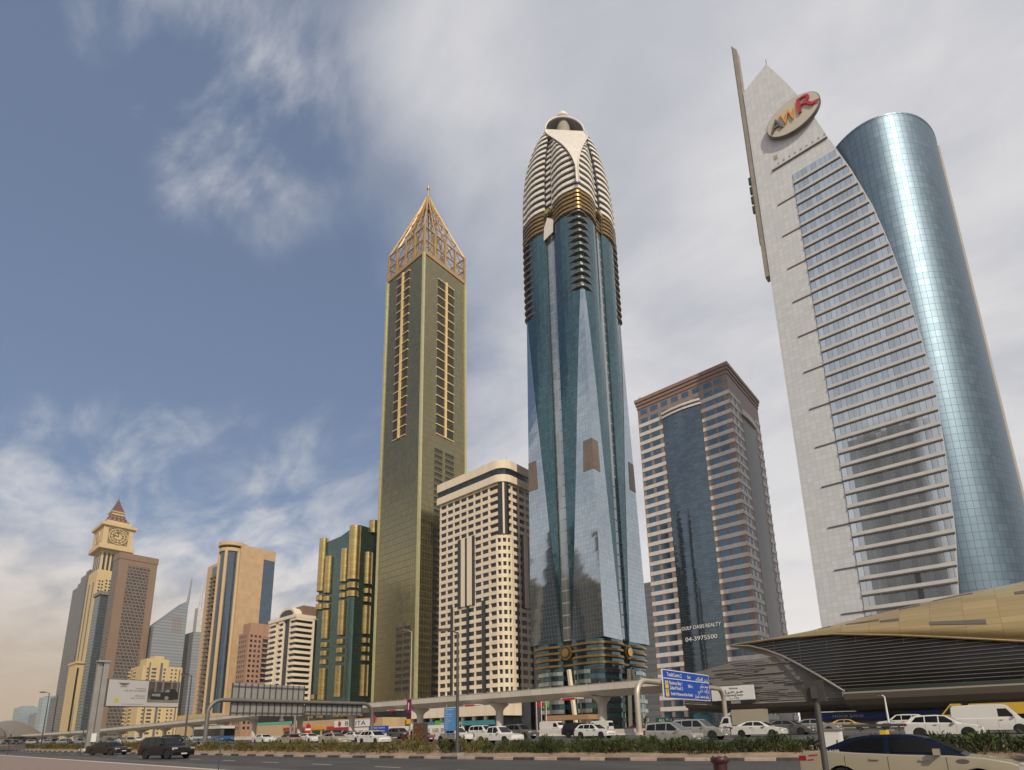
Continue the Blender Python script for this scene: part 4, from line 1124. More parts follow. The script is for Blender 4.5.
MB().tube([Vector(wallp(x, z))+Vector((0, -.5, 0)) for x, z in RIB], [.18, .2, .21, .22, .22, .22, .2], 8).build('beak_rib', M_louvre, st)
MB().tube([Vector(shell(x, 0))+Vector((0, .02, 0)) for x in xs], .18, 6).build('roof_lip', M_gold_roof, st)
# long grey body on the left, clad in irregular strips, then the taupe belly
bodytop = lambda x: lerp_path([(-46, 8.3), (-43.3, 11.3), (-36, 12.6), (-28, 12.9), (-19, 12.9)], x)
b = MB(); bx = [-45.4, -43.3, -40, -36, -32, -29, -26, -23, -20]
bt_ = lambda x: min(bodytop(x), lo(x)-.05 if x > -33 else 99)
for i in range(len(bx)-1):
    b.poly([(bx[i], 99.2, 5.6), (bx[i+1], 99.2, 5.6), (bx[i+1], 99.2, bt_(bx[i+1])), (bx[i], 99.2, bt_(bx[i]))])
    b.poly([(bx[i], 99.2, bt_(bx[i])), (bx[i+1], 99.2, bt_(bx[i+1])), (bx[i+1], 124, bt_(bx[i+1])), (bx[i], 124, bt_(bx[i]))])
b.poly([(-45.4, 99.2, 5.6), (-45.4, 99.2, bt_(-45.4)), (-45.4, 124, bt_(-45.4)), (-45.4, 124, 5.6)])
b.build('strip_wall', mat('strip_wall', (.20, .19, .175), .6, .2), st)
rs = random.Random(11); b = MB()
z = 5.7
while z < 12.9:
    x = -45.5+rs.random()*2
    while x < -19.5:
        l_ = 2.5+rs.random()*6; x1 = min(x+l_, -19.4); xm = x1 if bt_(x1) < bt_(x) else x
        if z+.2 < min(bt_(x), bt_(x1)) and rs.random() < .8:
            b.box(x, x1, 99.2-.10-rs.random()*.22, 99.25, z, z+.10+rs.random()*.12)
        x = x1+.3+rs.random()*1.5
    z += .30
o_ = b.build('cladding_strip', M_louvre, st); o_['kind'] = 'stuff'
belly = [(-1.9, 6.4), (-2.1, 6.15), (-1.7, 5.3), (-.6, 4.5), (1.6, 3.95), (6, 3.7), (24, 3.7), (29, 4.6), (31.5, 6.4)]
MB().loft([[(x, 98.6+y+max(0, -(x+19))*.0, z) for y, z in belly] for x in (-19.4, -15, -8, 0, 8, 20, 40, 66)], smooth=False).build('belly', M_belly, st)
belly2 = [(.6, 5.7), (.4, 5.4), (1.0, 4.8), (3, 4.3), (7, 4.1), (22, 4.1), (25.5, 5.7)]
MB().loft([[(x, 98.6+y, z+(.5 if x < -44 else 0)) for y, z in belly2] for x in (-45.4, -40, -30, -19.5)]).build('belly', M_belly, st)
MB().box(-19, 66, 97.6, 98.2, 6.42, 6.9).build('clerestory', mat('green_clerestory', (.045, .065, .055), .2, .3), st)
for x in (-41, -28, -15, -2, 12, 26, 44): MB().cyl((x, 112), 1.7, .9, 4.2, 16).build('column', M_concrete, st)
MB().box(-26, 66, 106, 112, .9, 3.75).build('ground_floor', mat('shop_wall', (.25, .23, .21), .6), st)
for i in range(5):
    MB().box(-16+9*i, -9+9*i, 105.9, 106.05, 1, 3.0).build('shop_window', M_dark_glass, st)
s_ = MB().box(-25.6, -15, 104.0, 104.3, 2.6, 3.4).build('shop_sign', M_sign_blue, st); lettering('lettering', 'NOOR BANK', .62, (-20.6, 103.95, 3.0), '-Y', M_sign_white, s_, width=4.4)
MB().prism([(-25.3, 103.95, 2.7), (-24.6, 103.95, 2.7), (-24.3, 103.95, 3.3), (-25.0, 103.95, 3.3)], (0, .05, 0)).build('sign_emblem', M_orange, s_)
MB().box(-13.5, -4, 104.0, 104.3, 2.75, 3.45).build('shop_sign', M_sign_blue, st)
# white poster board on the strip wall
pb = thing('poster_board', 'white poster board with dark script on the grey station wall', 'billboard', (-36.3, 98.4, 6.0))
MB().box(-39.9, -32.7, 98.25, 98.6, 6.1, 8.5).build('board', M_sign_white, pb)
MB().box(-39.9, -32.7, 98.1, 98.24, 5.45, 6.08).build('lower_strip', M_trim, pb)
MB().box(-36.6, -35.0, 98.05, 98.12, 5.5, 6.0).build('strip_panel', M_steel, pb)
for s, z, sz, w_ in (('Welcome', 8.1, .4, 1.5), ('\uFE8E\uFE92\uFEA3\uFEAE\uFEE3', 7.55, .8, 3.0), ('Opening soon', 6.95, .45, 3.0), ('\u0628\uFE8E\uFE91', 6.5, .4, 1.6)):
    lettering('lettering', s, sz, (-36.0, 98.2, z), '-Y', M_charcoal, pb, width=w_)
# the next station down the line, far left
s2 = thing('metro_station', 'distant domed metro station at the left end of the viaduct', 'station', (-770, 112, GZ))
b = MB(); rg = []
for i in range(15):
    x = -900+15*i; t = (x+900)/210; h_ = 1.0+(23*math.sin(math.pi*min(1, .12+.88*t))**.75 if t < 1 else 0)
    rg.append([(x, 112+15*math.cos(a), 5+h_*math.sin(a)*.75) for a in [math.pi*(1-j/12) for j in range(13)]])
b.loft(rg, closed=False, smooth=True); b.build('shell_roof', mat('far_shell', (.22, .18, .13), .5, .3), s2)
b = MB(); b.prism([(-775, 96.6, 6), (-698, 96.6, 6), (-712, 96.6, 11), (-735, 96.6, 15), (-760, 96.6, 13)], (0, .5, 0)); b.build('side_glazing', M_louvre_dk, s2)
MB().box(-890, -694, 98, 126, 3.5, 6).build('belly', M_belly, s2)
MB().box(-880, -680, 100, 124, 1, 3.5).build('ground_floor', M_dark_glass, s2)
#NEXT
# ------------------------------------------------------------------ street furniture
def lamp_post(label, x, y, z, h, arm, head, r=.11, mt=None, group='lamp posts'):
    mt = mt or M_steel
    t = thing('street_lamp', label, 'street lamp', (x, y, z), group)
    MB().box(-.32, .32, -.32, .32, 0, .22).build('base', M_concrete_dk, t, local=True, bevel=.03)
    MB().tube([(0, 0, .2), (0, 0, h*.5), (0, 0, h)], [r, r*.8, r*.55], 10).build('pole', mt, t, local=True)
    if r > .1: MB().tube([(0, 0, .22), (0, 0, .85)], r*1.25, 10).build('sleeve', M_dark_steel, t, local=True)
    for a in arm:
        a = Vector(a)
        MB().tube([(0, 0, h-.12), a*.4+Vector((0, 0, h+.10)), a+Vector((0, 0, h+.16))], [r*.5, r*.42, r*.36], 8).build('arm', mt, t, local=True)
        e = a+Vector((0, 0, h+.17)); d = a.normalized(); s = Vector((-d.y, d.x, 0))*head*.26
        mb = MB(); mb.prism([e-s*.7-d*.1, e-s+d*head*.5, e-s*.6+d*head, e+s*.6+d*head, e+s+d*head*.5, e+s*.7-d*.1], (0, 0, .14))
        lh = mb.build('lamp_head', M_dark_steel, t, local=True, bevel=.02)
        MB().prism([e-s*.6+d*.1, e-s*.5+d*head*.85, e+s*.5+d*head*.85, e+s*.6+d*.1], (0, 0, -.05)).build('lens', M_sign_white, lh, local=True)
    return t
lamp_post('tall dark lamp post rising in front of the cream concrete tower', -29.5, 27.9, .16, 8.6, [(-.7, -.35, 0)], .75, .13, M_dark_steel)
lamp_post('thin pale lamp post with a magenta banner, in front of the gold tower', -46.0, 37.0, .4, 11.6, [(-1.7, .2, .25)], .8, .085, M_tan_steel)
lamp_post('dark lamp post between the white billboard and the sign gantry', -74.8, 26.6, .16, 8.9, [(-1.0, -.3, 0)], .8, .11, M_dark_steel)
lamp_post('lamp post at the far left, before the teal tower', -132.5, 23.4, .16, 10.0, [(-1.6, -.5, 0)], 1.1, .11, M_dark_steel)
lamp_post('very slim lamp post in the distance over the domed station', -196, 40.5, .5, 10.5, [(-1.5, 0, 0)], .9, .10, M_tan_steel)
lamp_post('short white lamp post in front of the station belly', -10.6, 72, .95, 3.6, [(-.3, 0, 0)], .35, .12, M_sign_white)
# magenta banner and the lit poster case
pb = tag(MB().box(-45.9, -45.25, 36.5, 36.56, 2.6, 5.0).build('pole_banner', M_magenta), 'magenta and yellow banner hung on the thin pale lamp post', 'banner')
for z0, z1, mt, nm in ((2.62, 3.1, M_yellow_p, 'yellow_foot'), (3.12, 3.7, mat('banner_purple', (.035, .012, .05), .5), 'dark_panel')):
    MB().box(-45.88, -45.27, 36.47, 36.5, z0, z1).build(nm, mt, pb)
lettering('lettering', 'I', 1.0, (-45.6, 36.47, 4.3), '-Y', M_sign_white, pb, width=.12)
MB().box(-46.0, -45.2, 36.4, 36.6, 5.0, 5.06).build('bracket', M_steel, pb)
ad = thing('poster_case', 'upright advertising case with a food poster in the planting bed', 'poster case', (-37.2, 31.0, .3), None, R(20))
MB().box(-.09, .09, -.12, .12, -.1, .75).build('leg', M_steel, ad, local=True)
MB().box(-.62, .62, -.16, .16, .55, 2.25).build('case', M_dark_steel, ad, local=True, bevel=.03)
MB().box(-.53, .53, -.18, -.16, .65, 2.12).build('poster', mat('food_poster', (.10, .055, .03), .3, var=.8, scale=5), ad, local=True)
o_ = MB().box(-.35, .35, -.19, -.17, .2, .42).build('number_plate', M_sign_white, ad, local=True)
MB().box(-.62, -.52, -.17, .17, .5, 2.3).build('side_post', M_steel, ad, local=True)
# tall blue street notice board
bs = thing('notice_board', 'tall pale blue notice board with white print on two posts', 'sign', (-47.5, 44.2, .5))
MB().box(-48.7, -46.5, 44.0, 44.1, 1.9, 4.4).build('board', M_sky_blue, bs)
for x in (-48.5, -46.7): MB().tube([(x, 44.2, .5), (x, 44.2, 4.8)], .05, 8).build('post', M_steel, bs)
for i in range(9):
    lettering('lettering', ['Sheikh Zayed Road', 'Exit 47', 'Financial Centre', 'Trade Centre', 'Parking', 'Service Road', 'Bus Lane', 'Metro', 'Dubai'][i], .17, (-48.5+.02, 43.98, 4.2-.25*i), '-Y', M_sign_white, bs, align='LEFT', depth=.01)
# blue guide sign and small traffic signs
gs = thing('guide_sign', 'small blue guide sign with white lettering under the viaduct', 'sign', (-135, 98, GZ))
MB().box(-140, -131, 97.9, 98.05, 1.9, 3.9).build('panel', M_sign_blue, gs)
for x in (-138, -133): MB().tube([(x, 98.15, 1), (x, 98.15, 3.7)], .08, 8).build('post', M_steel, gs)
for s, z in (('Trade Centre', 3.4), ('Al Satwa', 2.55)): lettering('lettering', s, .8, (-135.5, 97.87, z), '-Y', M_sign_white, gs, width=6)
MB().box(-139, -134, 97.8, 98.0, 1.35, 1.85).build('yellow_plate', M_yellow_p, gs)
t_ = thing('green_signboard', 'long dark green signboard with white letters below the granite tower', 'sign', (-52, 106, GZ))
MB().box(-54.6, -46.8, 105.4, 105.6, 2.3, 3.75).build('board', M_sign_green, t_)
for x in (-53.8, -50.5, -47.6): MB().tube([(x, 105.7, 1), (x, 105.7, 3.5)], .07, 8).build('post', M_steel, t_)
lettering('lettering', 'ALL THE PERKS', .78, (-51.3, 105.37, 3.2), '-Y', M_sign_white, t_, width=5.2); lettering('lettering', 'MEMBERSHIP', .38, (-51.0, 105.37, 2.6), '-Y', M_sign_white, t_, width=2.6)
MB().disc((-48.0, 105.4, 3.05), (0, -1, 0), .45, .05, 20).build('round_badge', mat('badge_grey', (.25, .22, .2)), t_)
t_ = thing('turquoise_signboard', 'turquoise signboard with a bright green cap beside the green one', 'sign', (-45.2, 106, GZ))
MB().box(-46.6, -43.4, 105.2, 105.4, 2.4, 4.1).build('board', mat('turquoise', (.10, .38, .55), .5), t_)
MB().box(-46.3, -44.0, 105.2, 105.4, 4.12, 4.4).build('cap', M_green_p, t_)
lettering('lettering', 'express', .55, (-45.2, 105.17, 3.2), '-Y', M_sign_white, t_, width=2.0)
MB().tube([(-45, 105.5, 1), (-45, 105.5, 2.5)], .09, 8).build('post', M_steel, t_)

# ------------------------------------------------------------------ sign gantries
def gantry(label, x, y0, y1, zb, r, base):
    t = thing('sign_gantry', label, 'gantry', (x, (y0+y1)/2, base), 'gantries over the highway')
    rr = 2.2
    P = [(x, y0, base), (x, y0, zb-rr)]+[(x, y0+rr*(1-math.cos(a)), zb-rr+rr*math.sin(a)) for a in [R(15*i) for i in range(1, 7)]]
    P += [(x, y1-rr*(1-math.cos(a)), zb-rr+rr*math.sin(a)) for a in [R(15*i) for i in range(6, 0, -1)]]+[(x, y1, zb-rr), (x, y1, base)]
    MB().tube(P, r, 12).build('arch_frame', M_tan_steel if x > -60 else mat('weathered_steel', (.17, .165, .155), .5, .4), t)
    for y in (y0, y1): MB().cyl((x, y), r*1.9, base, base+.35, 16).build('footing', M_concrete, t)
    return t
ga = gantry('arched gantry carrying one blue road sign with white and Arabic text', -37.6, 67.9, 97.6, 8.0, .38, .9)
sg = MB().box(-37.05, -36.9, 74.4, 90.2, 5.9, 9.75).build('sign_panel', M_sign_blue, ga)
MB().box(-37.08, -36.93, 74.25, 90.35, 5.78, 9.87).build('sign_border', M_sign_white, sg)
def onx(nm, s, sz, y, z, mt=M_sign_white, al='LEFT', w=None): return lettering(nm, s, sz, (-36.86, y, z), '+X', mt, sg, align=al, depth=.02, width=w)
onx('lettering', 'TradeCentre 2', .78, 75.5, 9.15); onx('lettering', 'Exit', .72, 82.2, 9.1)
onx('lettering', 'Business Bay 1', .72, 76.1, 8.0); onx('lettering', 'Zabeel Road 2', .72, 76.1, 7.3); onx('lettering', '500 m', .66, 82.2, 7.75)
onx('lettering', 'Sheikh Mohammed bin Rashid', .62, 76.3, 6.45, w=7.2)
AR = lambda s: ''.join(reversed(s))
for s, z, w_ in (('\uFEE2\uFEDF\uFE8E\uFECC\uFEDF\uFE8D \uFEAA\uFEF3\uFEAF', 9.0, 4.4), ('\uFEE2\uFEF4\uFEDC\uFEA3 \uFEAA\uFEE4\uFEA4\uFEE3', 8.0, 3.0), ('\uFEF2\uFE91\uFEA9 \uFEAA\uFEF3\uFE8D\uFEAF', 7.3, 4.0), ('\uFEA6\uFEF4\uFEB7 \uFEAA\uFEE4\uFEA4\uFEE3 \uFEEC\uFEB7\uFEAD', 6.4, 5.2)):
    lettering('lettering', s, .8, (-36.86, 89.7, z), '+X', M_sign_white, sg, align='RIGHT', depth=.02, width=w_)
MB().box(-36.9, -36.86, 74.5, 90.1, 8.55, 8.66).build('sign_line', M_sign_white, sg)
for z0 in (7.1, 6.05):
    MB().box(-36.9, -36.86, 74.85, 75.75, z0, z0+1.15).build('exit_symbol', M_yellow_p, sg); MB().box(-36.86, -36.84, 75.1, 75.5, z0+.55, z0+1.0).build('symbol_top', M_green_p, sg)
gb = gantry('arched gantry seen from behind with two grey ribbed sign backs', -100, 38.6, 70.6, 7.75, .34, .5)
for y0, y1, z0, z1 in ((42.3, 55.6, 5.2, 10.7), (55.9, 68.4, 5.55, 7.9)):
    s_ = MB().box(-100.6, -100.45, y0, y1, z0, z1).build('sign_back', mat('sign_back', (.33, .325, .315), .5, .4, var=.1), gb)
    r_ = MB(); n = int((y1-y0)/1.05)
    for i in range(n+1):
        y = y0+.06+(y1-y0-.12)*i/n; r_.box(-100.45, -100.28, y-.07, y+.07, z0-.05, z1+.05)
    for z in (z0+.5, z1-.5): r_.box(-100.28, -100.2, y0, y1, z-.06, z+.06)
    r_.build('back_rib', M_dark_steel, s_)
tl = thing('sign_post', 'two small red and white signs on a post below the ribbed gantry', 'sign', (-100, 56.5, .5))
MB().tube([(-100, 56.5, .5), (-100, 56.5, 5.2)], .10, 8).build('post', M_steel, tl)
for z in (2.2, 3.3): MB().disc((-99.85, 56.5, z), (1, 0, 0), .5, .06, 20).build('red_disc', M_red, tl)
MB().box(-99.82, -99.78, 56.0, 57.0, 2.6, 2.95).build('white_plate', M_sign_white, tl)
# ------------------------------------------------------------------ white billboard on twin pylons
bp = thing('billboard', 'white roadside billboard with a black car picture on twin grey pylons', 'billboard', (-101.5, 23.9, .16))
for y in (23.45, 24.15):
    MB().box(-102.5 if y < 24 else -102.1, -101.8 if y < 24 else -101.4, y-.33, y+.33, .1, 12.9).build('pylon', M_steel, bp, bevel=.06)
MB().box(-102.9, -100.6, 22.6, 25.2, .1, .5).build('plinth', M_concrete, bp)
MB().box(-102.6, -101.2, 23.0, 24.6, 12.9, 13.2).build('pylon_head', M_steel, bp)
MB().box(-101.6, -101.2, 23.5, 24.1, 1.4, 2.6).build('meter_box', M_sign_white, bp)
bo = MB().box(-102.2, -101.45, 24.450, 34.600, 6.45, 10.55).build('board', M_dark_steel, bp)
MB().box(-101.44, -101.38, 24.726, 34.508, 6.55, 10.45).build('poster', mat('poster_grey', (.42, .41, .42), .4, var=.03), bo)
pic = MB().box(-101.38, -101.34, 30.007, 34.416, 7.2, 10.4).build('picture', mat('dark_picture', (.055, .05, .045), .4, var=.5, scale=1.2), bo)
b = MB()
for y in (30.834, 31.844, 33.130, 33.957): b.box(-101.34, -101.33, y, y+.28, 8.0, 10.35)
b.build('picture_column', mat('picture_column', (.16, .14, .12), .5), pic)
MB().box(-101.34, -101.325, 30.026, 34.398, 7.22, 7.7).build('picture_ground', mat('picture_ground', (.17, .16, .12), .5), pic)
b = MB(); b.prism([(-101.32, 30.467, 7.6), (-101.32, 30.421, 8.5), (-101.32, 30.742, 8.75), (-101.32, 32.028, 8.75), (-101.32, 32.487, 9.3), (-101.32, 33.681, 9.35), (-101.32, 34.233, 8.8), (-101.32, 34.324, 7.8), (-101.32, 33.590, 7.6)], (.012, 0, 0)); b.build('pictured_car', M_black, pic)
b = MB(); b.prism([(-101.30, 30.558, 8.15), (-101.30, 30.558, 8.5), (-101.30, 31.752, 8.55), (-101.30, 31.752, 8.1)], (.01, 0, 0)); b.prism([(-101.30, 32.258, 8.8), (-101.30, 32.579, 9.22), (-101.30, 33.038, 9.22), (-101.30, 32.993, 8.8)], (.01, 0, 0)); b.disc((-101.30, 32.671, 7.9), (1, 0, 0), .30, .012, 16); b.build('pictured_chrome', mat('pictured_chrome', (.20, .20, .21), .4), pic)
for s, sz, y, z, al in (('NEW ARRIVAL', .22, 29.732, 9.2, 'RIGHT'), ('THE ART OF DRIVING', .30, 29.732, 8.85, 'RIGHT'), ('OPEN DAILY', .26, 29.732, 8.1, 'RIGHT'), ('CALL US TODAY', .26, 29.732, 7.75, 'RIGHT'), ('now in showrooms across the city', .20, 29.548, 6.85, 'RIGHT')):
    lettering('lettering', s, sz, (-101.36, y, z), '+X', M_charcoal, bo, align=al, depth=.01)
MB().prism([(-101.37, 25.966, 10.0), (-101.37, 27.435, 10.0), (-101.37, 27.160, 9.75), (-101.37, 26.838, 9.6), (-101.37, 26.563, 9.6), (-101.37, 26.241, 9.75)], (.02, 0, 0)).build('winged_emblem', M_charcoal, bo)
MB().box(-101.37, -101.35, 26.241, 27.160, 9.4, 9.48).build('emblem_line', M_charcoal, bo)
MB().disc((-101.37, 25.966, 7.35), (1, 0, 0), .30, .02, 20).build('yellow_dot', mat('lime_yellow', (.45, .42, .02), .5), bo)
# ------------------------------------------------------------------ near posts, hydrant, cabinet
sp_ = thing('sign_post', 'dark road sign seen from behind on a thin post beside the taxi', 'sign', (-2.2, 9.2, .13))
MB().tube([(-2.2, 9.2, .1), (-2.2, 9.2, 2.35)], .042, 10).build('post', M_dark_steel, sp_)
MB().box(-2.33, -2.07, 9.15, 9.17, 2.08, 2.38).build('sign_back', mat('sign_rear', (.06, .06, .058), .6, .2), sp_)
MB().box(-2.24, -2.16, 9.11, 9.15, 2.12, 2.30).build('clamp', M_dark_steel, sp_)
for lab, x, y, h in (('thin dark post with a small camera box beside the billboard pylons', -78.9, 17.5, 2.9), ('thin dark post at the far left kerb', -93.9, 13.5, 2.6), ('slim dark post standing on the pink pavement', -29.9, 12.3, 2.1)):
    t = thing('pavement_post', lab, 'post', (x, y, .13)); MB().tube([(x, y, .0), (x, y, h)], .045 if h > 2.5 else .03, 8).build('post', M_dark_steel, t)
    if h > 2.8: MB().box(x-.1, x+.35, y-.12, y+.12, h-.15, h+.2).build('camera_box', M_dark_steel, t)
    else: MB().box(x-.05, x+.05, y-.08, y+.08, h-.3, h+.02).build('cap', M_dark_steel, t)
hy = thing('fire_hydrant', 'top of a dark maroon hydrant close to the camera', 'hydrant', (-2.42, 6.0, .13))
b = MB(); cx, cy = -2.42, 6.0
def lathe(mb, prof, n=20): return mb.loft([[(cx+r*math.cos(2*math.pi*k/n), cy+r*math.sin(2*math.pi*k/n), z) for k in range(n)] for r, z in prof], smooth=True)
lathe(MB(), [(.14, .1), (.14, .18), (.095, .2), (.085, 1.16), (.125, 1.18), (.125, 1.24)]).build('barrel', M_dkred, hy)
lathe(MB(), [(.072, 1.24), (.068, 1.385)]).build('collar', M_dkred, hy)
lathe(MB(), [(.082, 1.385), (.092, 1.395), (.092, 1.435), (.085, 1.445), (.03, 1.45)]).build('cap', M_dkred, hy)
for a in range(6): MB().cyl((cx+.07*math.cos(a*R(60)), cy+.07*math.sin(a*R(60))), .009, 1.445, 1.458, 6).build('bolt', M_dark_steel, hy)
for s in (-1, 1): MB().disc((cx+.08*s, cy, 1.0), (s, 0, 0), .05, .09, 14).build('outlet', M_dkred, hy)
cb = thing('utility_cabinet', 'pale grey utility cabinet standing in the hedge behind the taxi', 'cabinet', (-7.9, 35.3, .3))
MB().box(-8.35, -7.45, 35.0, 35.6, .2, 1.45).build('body', M_sign_white, cb, bevel=.02); MB().box(-8.43, -7.37, 34.92, 35.68, 1.45, 1.53).build('lid', M_steel, cb); MB().box(-8.3, -7.5, 34.985, 35.0, .3, 1.35).build('door', M_sign_white, cb)
MB().box(-7.65, -7.6, 34.96, 34.985, .8, .95).build('handle', M_dark_steel, cb)
# guard rail on the right, flags, small canopy, billboard under the viaduct, shop fronts
gr_ = thing('guard_rail', 'low dark guard rail along the frontage road on the right', 'guard rail', (-8, 69.4, 1))
MB().box(-27, 30, 69.35, 69.5, 1.45, 1.72).build('rail', M_dark_steel, gr_)
for i in range(17): MB().box(-26.5+3.4*i, -26.35+3.4*i, 69.4, 69.5, .9, 1.6).build('post', M_dark_steel, gr_)
for i, (x, c1, lab) in enumerate(((-101.3, M_red, 'leftmost flagpole with a red flag'), (-99.6, M_red, 'middle flagpole with a red and green flag'), (-97.9, M_green_p, 'rightmost flagpole with a green flag'))):
    f = thing('flagpole', lab+' before the blue tower podium', 'flagpole', (x, 126, GZ+.13), 'flagpoles before the blue tower')
    MB().tube([(x, 126, 1.1), (x, 126, 9.6)], .09, 8).build('pole', M_sign_white, f); MB().cyl((x, 126), .14, 9.6, 9.8, 8).build('ball', M_gold_leaf, f)
    mb = MB(); mb.loft([[(x+.1+1.1*j/6, 126+.12*math.sin(j*1.3+i), zz-.25*j/6*(1+.3*math.sin(j))) for j in range(7)] for zz in (8.1, 9.4)], closed=False); fl = mb.build('flag', c1, f)
    if i == 1: mb = MB(); mb.loft([[(x+.12+1.0*j/6, 125.97+.12*math.sin(j*1.3+i), zz-.25*j/6) for j in range(7)] for zz in (7.9, 8.3)], closed=False); mb.build('flag_stripe', M_green_p, f)
cn = thing('entrance_canopy', 'brown entrance canopy in front of the blue tower', 'canopy', (-130, 180, GZ))
MB().box(-139, -119, 178, 186, 5.4, 7.2).build('roof', M_canopy, cn)
for x in (-137, -121): MB().cyl((x, 180), .6, 1, 5.4, 12).build('post', M_tan_steel, cn)
ub = thing('billboard', 'dark advertising screen with a green foot, half under the viaduct', 'billboard', (-207, 104, GZ))
MB().box(-221, -195, 104, 105, 5.6, 10.4).build('board', M_trim, ub); MB().box(-221, -195, 103.9, 104.0, 5.6, 6.7).build('green_strip', mat('mint_green', (.14, .42, .32), .5), ub)
MB().disc((-202.4, 103.9, 8.7), (0, -1, 0), .9, .06, 18).build('portrait_head', mat('portrait', (.42, .22, .16), .5), ub); MB().prism([(-204.2, 103.85, 6.8), (-200.6, 103.85, 6.8), (-201.3, 103.85, 7.9), (-203.5, 103.85, 7.9)], (0, .05, 0)).build('portrait_body', M_steel, ub)
for x in (-194, -196.5): MB().tube([(x, 104.5, 1), (x, 104.5, 14.5 if x > -195 else 10)], .4, 10).build('pylon', M_steel, ub)
sh = thing('shop_row', 'low row of shops with red and white fascias under the viaduct', 'shops', (-230, 172, GZ))
MB().box(-330, -232, 170, 190, 1, 9.5).build('wall', M_tan, sh)
for x0, x1, z0, z1, mt in ((-300, -283, 4.6, 6.4, M_orange), (-281, -262, 4.2, 6.0, M_red), (-262, -236, 3.8, 5.2, M_red), (-328, -304, 4.6, 6.2, M_red)): MB().box(x0, x1, 169.6, 170.02, z0, z1).build('fascia', mt, sh)
for i in range(9): MB().box(-327+10.4*i, -319+10.4*i, 169.8, 170.03, 1.2, 4.0).build('shop_window', M_dark_glass, sh)
s_ = MB().box(-273, -240, 169.3, 169.58, 5.4, 8.8).build('sign_board', M_sign_white, sh)
lettering('lettering', 'BELITA', 3.0, (-254, 169.2, 7.1), '-Y', mat('letter_blue', (.03, .03, .12), .5), s_, width=18); MB().disc((-268, 169.3, 7.1), (0, -1, 0), 1.4, .1, 18).build('red_badge', M_red, s_)
MB().disc((-238, 169.3, 9.0), (0, -1, 0), 1.5, .2, 18).build('round_sign', M_red, sh)
sw = thing('site_hoarding', 'long white hoarding at the foot of the gold tower', 'hoarding', (-185, 152, GZ))
MB().box(-232, -160, 152, 152.3, 1, 4.6).build('panel', M_sign_white, sw)
b = MB()
for i in range(14): b.box(-230+5*i, -227+5*i+(i % 3)*.6, 151.9, 152, 2.0, 3.4)
b.build('printed_panel', mat('hoarding_print', (.45, .36, .28), .6, var=.4, scale=.6), sw)
# a small date palm by the gantry
pt = thing('palm_tree', 'small young palm tree beside the green signboard', 'palm', (-57.6, 106.5, GZ))
MB().tube([(-57.6, 106.5, 1), (-57.5, 106.5, 2.0), (-57.6, 106.5, 2.9)], [.22, .17, .15], 8).build('trunk', M_twig, pt)
b = MB(); rp = random.Random(5)
for i in range(26):
    a = rp.random()*6.28; e0 = R(20+65*rp.random()); l_ = 1.2+.5*rp.random(); p = Vector((-57.6, 106.5, 2.9)); d = Vector((math.cos(a)*math.cos(e0), math.sin(a)*math.cos(e0), math.sin(e0)))
    for j in range(5):
        q = p+d*l_/5; s = d.cross(Vector((0, 0, 1))).normalized()*.16*(1-.12*j)
        b.poly([p-s, p, q, q-s*1.1-Vector((0, 0, .06))]); b.poly([p, p+s, q+s*1.1-Vector((0, 0, .06)), q]); p = q; d = (d+Vector((0, 0, -.28))).normalized()
b.build('crown', M_leaf_palm, pt)
#NEXT
# ------------------------------------------------------------------ shrubs in the planting bed
def shrub_mesh(nm, seed, w, h, mt, n=300):
    r = random.Random(seed); b = MB()
    for i in range(n):
        a = r.random()*6.283; t = r.random()**.7; rad = w*(.25+.75*math.sqrt(r.random()))*(1-.55*t**2)*(.8+.35*math.sin(a*3+seed))
        p = Vector((rad*math.cos(a), rad*math.sin(a), h*t*(.75+.35*r.random())))
        d = Vector((math.cos(a)*.5+r.uniform(-.5, .5), math.sin(a)*.5+r.uniform(-.5, .5), .55+r.random())).normalized()
        l_ = .13+.14*r.random(); s = d.cross(Vector((r.uniform(-1, 1), r.uniform(-1, 1), .3))).normalized()*(.022+.025*r.random())
        b.poly([p-s*.5, p+d*l_*.5-s, p+d*l_, p+d*l_*.5+s])
    for i in range(7):
        a = r.random()*6.283; b.bar((0, 0, -.05), (w*.5*math.cos(a), w*.5*math.sin(a), h*.75), .018, mi=1)
    return b.build(nm, [mt, M_twig])
kinds = []
for i in range(3): kinds.append(('olive', shrub_mesh('shrub', 20+i, .62, .62+.08*i, M_leaf_olive, 230)))
for i in range(3): kinds.append(('dark', shrub_mesh('shrub', 40+i, .72, .72+.10*i, M_leaf_dk, 340)))
first = {}
rr_ = random.Random(9); used = set(); nsh = 0
def place_shrub(x, y, z, sc_, kind):
    global nsh
    cand = [o for k, o in kinds if k == kind]; src = rr_.choice(cand)
    if src.name in used: o = src.copy(); COL.objects.link(o)
    else: o = src; used.add(src.name)
    o.location = (x, y, z); o.scale = (sc_*rr_.uniform(.9, 1.2), sc_*rr_.uniform(.9, 1.2), sc_*rr_.uniform(.8, 1.2)); o.rotation_euler = (0, 0, rr_.random()*6.28)
    tag(o, 'sparse olive green shrub in the left part of the median bed' if kind == 'olive' else 'dense dark green shrub in the right part of the median bed', 'shrub', 'olive shrubs in the median' if kind == 'olive' else 'dark shrubs in the median'); nsh += 1
x = -142.
